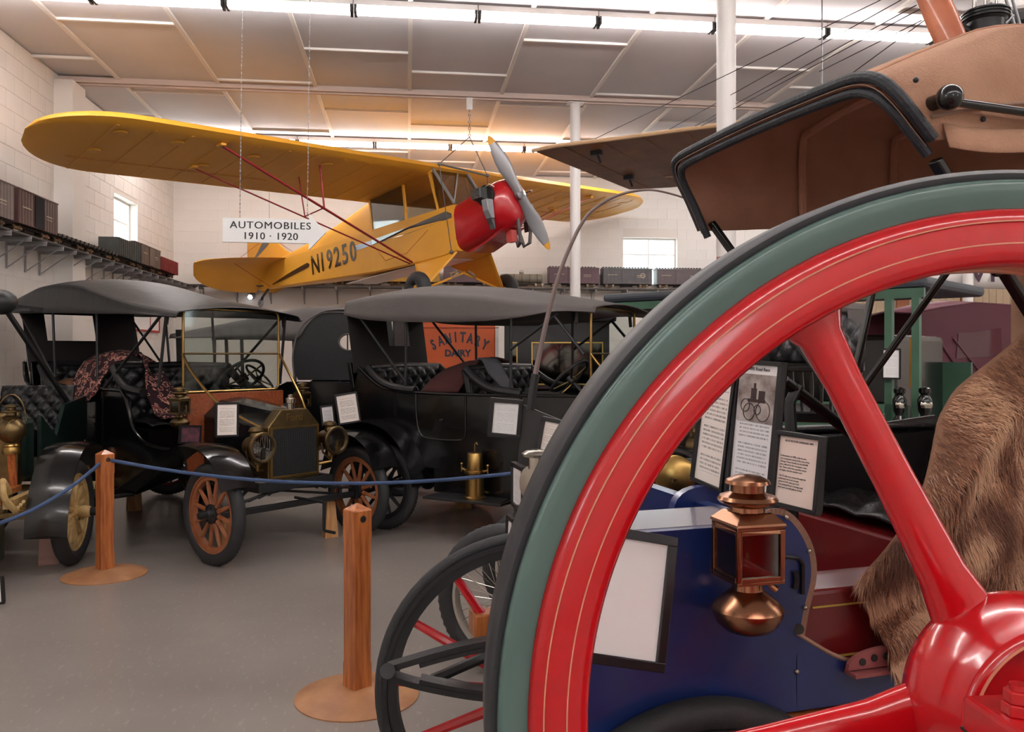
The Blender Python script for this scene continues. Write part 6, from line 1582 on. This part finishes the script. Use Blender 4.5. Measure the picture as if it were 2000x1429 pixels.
def green_truck():
    a = P(1176, 585, 9.2); b = P(1808, 602, 6.9)
    d = (b - a); d.z = 0; L = d.length
    M = T(Vector((a.x, a.y, 0))) @ Matrix(((d.x / L, -d.y / L, 0), (d.y / L, d.x / L, 0), (0, 0, 1))).to_4x4()
    A = tag(empty('green_truck', M), 'old green delivery truck with a dark slab roof, behind the big wheel', 'truck')
    I = M.inverted(); q = lambda px, py, y=0: (lambda o, e: (lambda t: o + e * t)((y - o.y) / e.y))(I @ Vector((0, 0, EYE)), I.to_3x3() @ ray(px, py))
    z = a.z
    MB().ext(0, L, 0, 1.7, z - .04, z + .06).build('roof', mat('slate_roof_cloth', (66, 70, 78), .55), A, smooth=0, bevel=.04)
    MB().ext(.02, L - .02, .02, .06, z - .12, z - .04).build('roof_rail', M_green, A, smooth=0)
    for px in (1290, 1345, 1500, 1640, 1737, 1790):
        v = q(px, 640, .03); MB().ext(v.x - .03, v.x + .03, .0, .06, .8, z - .12).build('post', M_green if px > 1400 else M_black, A, smooth=0)
    for px0, px1 in ((1250, 1290), (1296, 1345)):
        u0, u1 = q(px0, 640, .05).x, q(px1, 640, .05).x; MB().ext(u0 + .04, u1 - .04, .04, .05, 1.2, z - .12).build('side_curtain', mat('brown_side_cloth', (62, 50, 44), .7), A, smooth=0)
    u0, u1 = q(1640, 800, 0).x, q(1737, 800, 0).x
    zt = q(1700, 788).z
    MB().ext(u0 - .8, u1 + .15, .0, .05, .6, zt).build('lower_side', M_green, A, smooth=0)
    for k in range(3):
        x = u0 + .05 + k * (u1 - u0) / 3; MB().ext(x, x + (u1 - u0) / 3 - .08, -.012, 0, .85, zt - .08).build('side_panel', M_green, A, smooth=0, bevel=.006)
    MB().ext(.1, L - .1, 1.6, 1.65, .6, 1.5).build('far_side', M_green, A, smooth=0)
    MB().ext(.3, u0 + .4, .2, 1.5, .55, 1.75).build('black_cab', M_black, A, smooth=0, bevel=.05)
    v = q(1790, 700, .12); MB().ext(v.x - .05, v.x + .0, .1, .14, 1.3, 1.72).build('yellow_board', mat('ochre_board', (196, 140, 46), .6), A, smooth=0)
    MB().ext(.2, L - .2, .1, 1.6, .5, .6).build('chassis', M_blackm, A, smooth=0)
    for x in (.7, L - .9):
        for y in (.0, 1.65): wheel(A, (x, y, .42), -1, .42, .05, 12, M_green, M_green, tread=0)
    for px, sz in ((1757, 1.0), (1806, .9)):
        p = q(px, 790, -.1); Lm = empty('side_lamp', None, A); Lm.matrix_local = T(p)
        MB().lathe([(.001, -.2), (.04, -.19), (.05, -.13), (.03, -.09), (.05, -.05), (.055, .04), (.03, .08), (.045, .1), (.045, .13), (.03, .14), (.001, .145)], (0, 0, 0), (0, 0, 1), 20).build('lamp_body', M_black, Lm)
        MB().lathe([(.04, .0), (.05, .03), (.03, .05), (.001, .055)], (0, 0, 0), (.7, -.7, 0), 18).build('lamp_bezel', M_nickel, Lm)
        MB().cyl((0, 0, -.2), (0, .1, -.3), .012, n=8).build('lamp_bracket', M_blackm, Lm)
green_truck()
placard((1722, 680), (1760, 680), (1759, 741), (1722, 740), 7.06, 7.0, 'framed white page on the green truck post', PG2)
def surrey():
    fr = Fr((1600 - CX) / F * 4.9, 4.9, -.35, -.93)
    A = tag(empty('tufted_surrey', fr.M), 'high surrey with a tufted black leather seat back and spindle sides, behind the blue buggy', 'carriage')
    q = lambda px, py, x=0: fr.px(px, py, 0, x)
    a, b = q(1450, 700), q(1690, 600)
    y0, y1 = a.y, b.y; z0, z1 = q(1600, 708).z, q(1600, 612).z
    tufted(A, lambda u, v: ((-.0 - .06 * v + .05 * math.sin(pi * v), y0 + (y1 - y0) * u, z0 + (z1 - z0) * v), (1, 0, .1)), 8, 2, .05, mat('worn_black_leather', (58, 57, 60), .28, bump=.3, bscale=60), 'seat_back')
    MB().ext(-.12, -.05, y0, y1, z0 - .05, z1 + .02).build('seat_shell', M_black, A, smooth=0, bevel=.01)
    MB().tube([(-.04, y0, z1 + .03), (-.06, (y0 + y1) / 2, z1 + .05), (-.04, y1, z1 + .02)], .035, 10).build('seat_roll', M_topgrey, A)
    MB().ext(-.1, .12, y0, y1 - .01, z0 - .05, z0 - .02).build('seat_rail', M_black, A, smooth=0, bevel=.006)
    zb = q(1600, 800).z
    for k in range(13):
        y = y0 + (y1 - y0) * (k + .5) / 13; MB().tube([(.06, y, zb), (.07, y, (zb + z0) / 2), (.09, y, z0 - .04)], [.008, .013, .007], 8).build('spindle', M_black, A)
    MB().ext(-.6, .2, y0, y1, zb - .06, zb).build('seat_board', M_black, A, smooth=0, bevel=.01)
    MB().ext(-1.4, .9, y0 + .05, y1 - .05, .75, .95).build('body', M_maroon, A, smooth=0, bevel=.02)
    for s in (y0 + .12, y1 - .12):
        MB().ext(-.5, .1, s - .02, s + .02, .95, zb - .06).build('seat_riser', M_black, A, smooth=0)
    for x in (-1.1, .6):
        for y in (y0 - .02, y1 + .02): wheel(A, (x, y, .5), 1 if y > 0 else -1, .5, .025, 14, M_maroon, M_maroon, tread=0)
        MB().cyl((x, y0, .5), (x, y1, .5), .02, n=8).cyl((x, (y0 + y1) / 2, .5), (x, (y0 + y1) / 2, .76), .03, n=8).build('axle', M_blackm, A)
    MB().add([q(1655, 606), q(1690, 604), q(1690, 706), q(1662, 708)], [(0, 1, 2, 3)]).build('grey_cloth', M_topgrey, A, smooth=0, solid=.02)
surrey()
def maroon_car():
    Z = 9.8; fr = Fr((1880 - CX) / F * Z, Z, -1, -.1)
    A = tag(empty('maroon_hooded_car', fr.M), 'car with a deep maroon folding hood and clear side pane, far right', 'car')
    q = lambda px, py, y=.6: (lambda v: (v.x, v.z))(fr.px(px, py, 1, y))
    out = [q(*p) for p in ((1788, 612), (1840, 600), (1905, 591), (1975, 596), (2080, 610), (2090, 780), (1960, 790), (1905, 765), (1860, 735), (1820, 690), (1795, 650))]
    for s in (-1, 1): MB().prism([(x, 0, z) for x, z in out], 1, s * .6, s * .585).build('hood_side', M_hood, A, smooth=0, bevel=.01)
    mb = MB(); tp = out[:5]
    for (xa, za), (xb, zb) in zip(tp, tp[1:]): mb.add([(xa, -.6, za), (xa, 0, za + .05), (xa, .6, za), (xb, .6, zb), (xb, 0, zb + .05), (xb, -.6, zb)], [(0, 1, 4, 5), (1, 2, 3, 4)])
    mb.build('hood_top', M_hood, A, smooth=60, solid=.02)
    w_ = [q(*p, .61) for p in ((1872, 652), (1955, 640), (1958, 695), (1868, 700))]
    MB().prism([(x, 0, z) for x, z in w_], 1, .603, .61).build('side_pane', mat('shiny_celluloid', (92, 52, 62), .05, spec=1), A, smooth=0)
    for k in range(3):
        a, b = q(1800 + 30 * k, 660), q(1850 + 45 * k, 760); MB().tube([(a[0], .612, a[1]), (b[0], .612, b[1])], .01, 6).build('hood_fold', M_hood, A)
    MB().ext(-1.6, .75, -.6, .6, .6, 1.25).build('body', M_maroon, A, smooth=0, bevel=.05)
    MB().ext(.75, 1.0, -.45, .45, .6, 1.15).build('bonnet', M_maroon, A, smooth=0, bevel=.04)
    for x in (.9, -1.3):
        for y in (-.68, .68): wheel(A, (x, y, .4), 1 if y > 0 else -1, .4, .045, 12, M_maroon, M_maroon, tread=0)
        arc_sheet(smooth_pts([(x + .5, .5), (x + .3, .8), (x, .88), (x - .35, .76), (x - .5, .5)], 4), .55, .82).build('fender', M_black, A, smooth=60)
maroon_car()
def partition():
    a = P(1590, 640, 14.2); b = P(2120, 640, 14.0); a.z = b.z = 0
    d = b - a; L = d.length; M = T(a) @ Matrix(((d.x / L, -d.y / L, 0), (d.y / L, d.x / L, 0), (0, 0, 1))).to_4x4()
    A = tag(empty('board_partition', M), 'beige vertical-board partition with brown posts at the back right', 'partition')
    zt = EYE + (HY - 560) / F * 14.1
    mb = MB(); x = 0; pm_ = mat('beige_board', (206, 182, 152), .8, var=.12, vscale=3)
    bd = MB().ext(0, .105, 0, .02, 0, zt).build('board', pm_, A, smooth=0); n = 0
    while x < L:
        o = bd if n == 0 else bd.copy()
        if n: COL.objects.link(o)
        o.location = (x, .006 * (n % 2), 0); x += .115; n += 1
    for k in range(5): MB().ext(k * 1.05 + .3, k * 1.05 + .5, -.05, 0, 0, zt).build('post', mat('brown_post', (150, 92, 60), .6), A, smooth=0)
    MB().ext(0, L, -.06, .04, zt, zt + .05).build('top_rail', MATS['brown_post'], A, smooth=0)
partition()
def white_fuselage():
    a = P(1560, 540, 12.6); b = P(2150, 536, 12.4)
    d = (b - a); L = d.length; M = basis(a, d, (0, 0, 1))
    A = tag(empty('white_airframe', M), 'long white aircraft body with dark lettering hung above the board partition', 'aircraft body')
    R = .2
    MB().lathe([(.04, -.2), (.1, .3), (.16, 1.2), (.2, 2.6), (.22, L)], (0, 0, 0), (1, 0, 0), 32).build('hull', M_white, A)
    t = basis((0, 0, 0), (1, 0, 0), (0, 1, 0))
    c = M.inverted() @ P(1940, 541, 12.2)
    for k, ch in enumerate('VIC'):
        text(ch, .36, mat('plum_letter', (58, 28, 48), .5), A, T((c.x - .18 + .2 * k, c.y + .05, .224)), .004, .006)
    for x in (.6, L - .6):
        MB().cyl((x, .1, 0), (x, CEIL - M.translation.z - .02, 0), .006, n=6).build('hanging_wire', M_steel, A)
white_fuselage()
# ------------------------------------------------------------------ old biplane with brown fabric wings, upper right
def biplane():
    Zt = 7.5; o = P(1040, 294, Zt); hgt = o.z - EYE
    a = cw(.87, -.49).normalized(); b = cw(.42, .9).normalized()
    b = (b - a * b.dot(a)).normalized()
    M = T(o) @ Matrix((a, b, Vector((0, 0, 1)))).transposed().to_4x4()
    A = tag(empty('antique_biplane', M), 'antique brown-fabric biplane hung at upper right, its lower wing tip over the round columns', 'aeroplane')
    I = M.inverted()
    M_doped = mat('brown_doped_linen', (152, 98, 56), .55, c2=(120, 74, 42), vscale=3)
    def pt(px, py): # pixel on the wing's underside plane
        d = ray(px, py); t = (o.z - EYE) / d.z; return I @ (Vector((0, 0, EYE)) + d * t)
    out = [pt(*p) for p in ((1040, 294), (1062, 300), (1105, 330), (1135, 350), (1170, 366), (1215, 371), (1310, 366))]
    LE = [pt(*p) for p in ((1040, 294), (1065, 287), (1200, 271), (1450, 238), (1500, 231))]
    def g(u, v, up):
        s = u * 5.2
        # leading / trailing edge limits at span s
        def cut(poly):
            for p, q in zip(poly, poly[1:]):
                lo, hi = min(p.x, q.x), max(p.x, q.x)
                if lo <= s <= hi and hi > lo: t = (s - p.x) / (q.x - p.x); return p.y + (q.y - p.y) * t
            return poly[-1].y
        y0 = cut(LE); y1 = cut(out)
        y0, y1 = min(y0, y1), max(y0, y1); c = v
        y = y0 + (y1 - y0) * c; z = (.09 * math.sin(pi * min(1, c * 1.0) ** .6) if up else -.012 * math.sin(pi * c)) * min(1, 6 * u)
        return Vector((s, y, z))
    W = MB().grid(lambda u, v: g(u, v, False), 60, 16).grid(lambda u, v: g(u, v, True) + Vector((0, 0, .004)), 60, 16).build('lower_wing', M_doped, A, smooth=60)
    for k in range(13):
        s = .3 + k * .36; u = s / 5.2
        p, q = g(u, .03, False), g(u, .97, False); MB().bar(p - Vector((0, 0, .006)), q - Vector((0, 0, .006)), .018, .006).build('rib', M_doped, W, smooth=0)
    MB().tube([g(u / 20, .0, False) for u in range(0, 20)], .018, 8).build('leading_edge', mat('pale_edge_wood', (214, 176, 136), .6), W)
    MB().bar(g(.13, .72, False) - Vector((0, 0, .01)), g(.7, .72, False) - Vector((0, 0, .01)), .03, .008).build('aileron_slot', MATS['pale_edge_wood'], W, smooth=0)
    for px, py in ((1165, 292), (1228, 341)):
        p = pt(px, py); MB().box((p.x, p.y, -.03), (.1, .05, .04)).cyl((p.x, p.y, -.02), (p.x + .03, p.y + .02, -.12), .012, n=8).build('strut_fitting', M_blackm, W, smooth=0, bevel=.004)
    q = lambda px, py, Z: I @ P(px, py, Z)
    for (x0, y0, z0), (x1, y1, z1) in (((1160, 272, 7.3), (1720, 0, 5.0)), ((1350, 250, 6.8), (1790, 10, 4.6)), ((1600, 140, 5.6), (1800, 40, 4.6)), ((1370, 246, 6.6), (1830, 0, 4.4)), ((1600, 190, 5.4), (1860, 0, 4.3)), ((1290, 262, 7.0), (1760, 0, 4.8))):
        MB().cyl(q(x0, y0, z0), q(x1, y1, z1), .0028, n=6).build('rigging_wire', M_dark, A)
    # wooden propeller blade, engine pod and struts
    p0, p1 = q(1862, 90, 4.2), q(1812, -30, 4.2)
    rg = []
    for t, w_ in ((-.9, .05), (-.5, .07), (0, .085), (.5, .085), (1, .08), (1.8, .07), (2.6, .05), (2.9, .02)):
        c = p0.lerp(p1, t); dd = (p1 - p0).normalized(); sd = (q(1900, 90, 4.2) - p0); sd = (sd - dd * sd.dot(dd)).normalized(); nn = sd.cross(dd)
        rg.append([c + sd * (w_ * math.cos(2 * pi * j / 14)) + nn * (.02 * math.sin(2 * pi * j / 14)) for j in range(14)])
    pb = MB().loft(rg).build('propeller', mat('propeller_walnut', (176, 98, 58), .35, coat=.4, c2=(140, 70, 40), vscale=5), A)
    e = q(1925, 45, 4.3); up = Vector((0, 0, 1))
    en = MB().lathe([(.001, -.16), (.085, -.16), (.09, -.1), (.09, .0), (.1, .01), (.105, .03), (.105, .05), (.1, .06), (.001, .065)], e, (0, 0, 1), 32)
    for k in range(3): en.ring(e, (0, 0, 1), [(.1, .012 + .016 * k), (.112, .014 + .016 * k), (.112, .02 + .016 * k), (.1, .022 + .016 * k)], 32)
    eo = en.build('engine_cylinder', mat('engine_black', (30, 30, 32), .35, .3), A)
    for dx in (-.05, .0, .05): MB().cyl(e + Vector((dx, 0, .06)), e + Vector((dx, .01, .14)), .014, .008, n=12).build('spark_plug', M_nickel, eo)
    tk = q(1975, 5, 4.5); MB().box(tk, (.2, .16, .14)).build('fuel_tank', M_white, A, smooth=0, bevel=.02)
    MB().box(tk + Vector((.02, 0, -.1)), (.22, .14, .06)).build('tank_cradle', M_dark, A, smooth=0, bevel=.01)
    for (x0, y0), (x1, y1) in (((1962, -10), (1985, 60)), ((1975, -10), (1995, 60)), ((1935, 5), (1960, 52)), ((1905, 15), (1890, 60)), ((1980, 30), (1955, 55))):
        MB().cyl(q(x0, y0, 4.35), q(x1, y1, 4.35), .008, n=8).build('engine_strut', M_steel, A)
    MB().cyl(q(1870, 50, 4.3), e + Vector((0, 0, -.08)), .02, n=10).cyl(e + Vector((0, 0, -.1)), e + Vector((.6, .3, -.12)), .03, n=10).build('engine_mount', M_blackm, A)
    MB().cyl(g(.45, .3, False), g(.45, .3, False) + Vector((0, 0, CEIL - o.z - .03)), .006, n=6).cyl(g(.9, .3, False), g(.9, .3, False) + Vector((0, 0, CEIL - o.z - .03)), .006, n=6).build('hanging_cable', M_steel, A)
biplane()
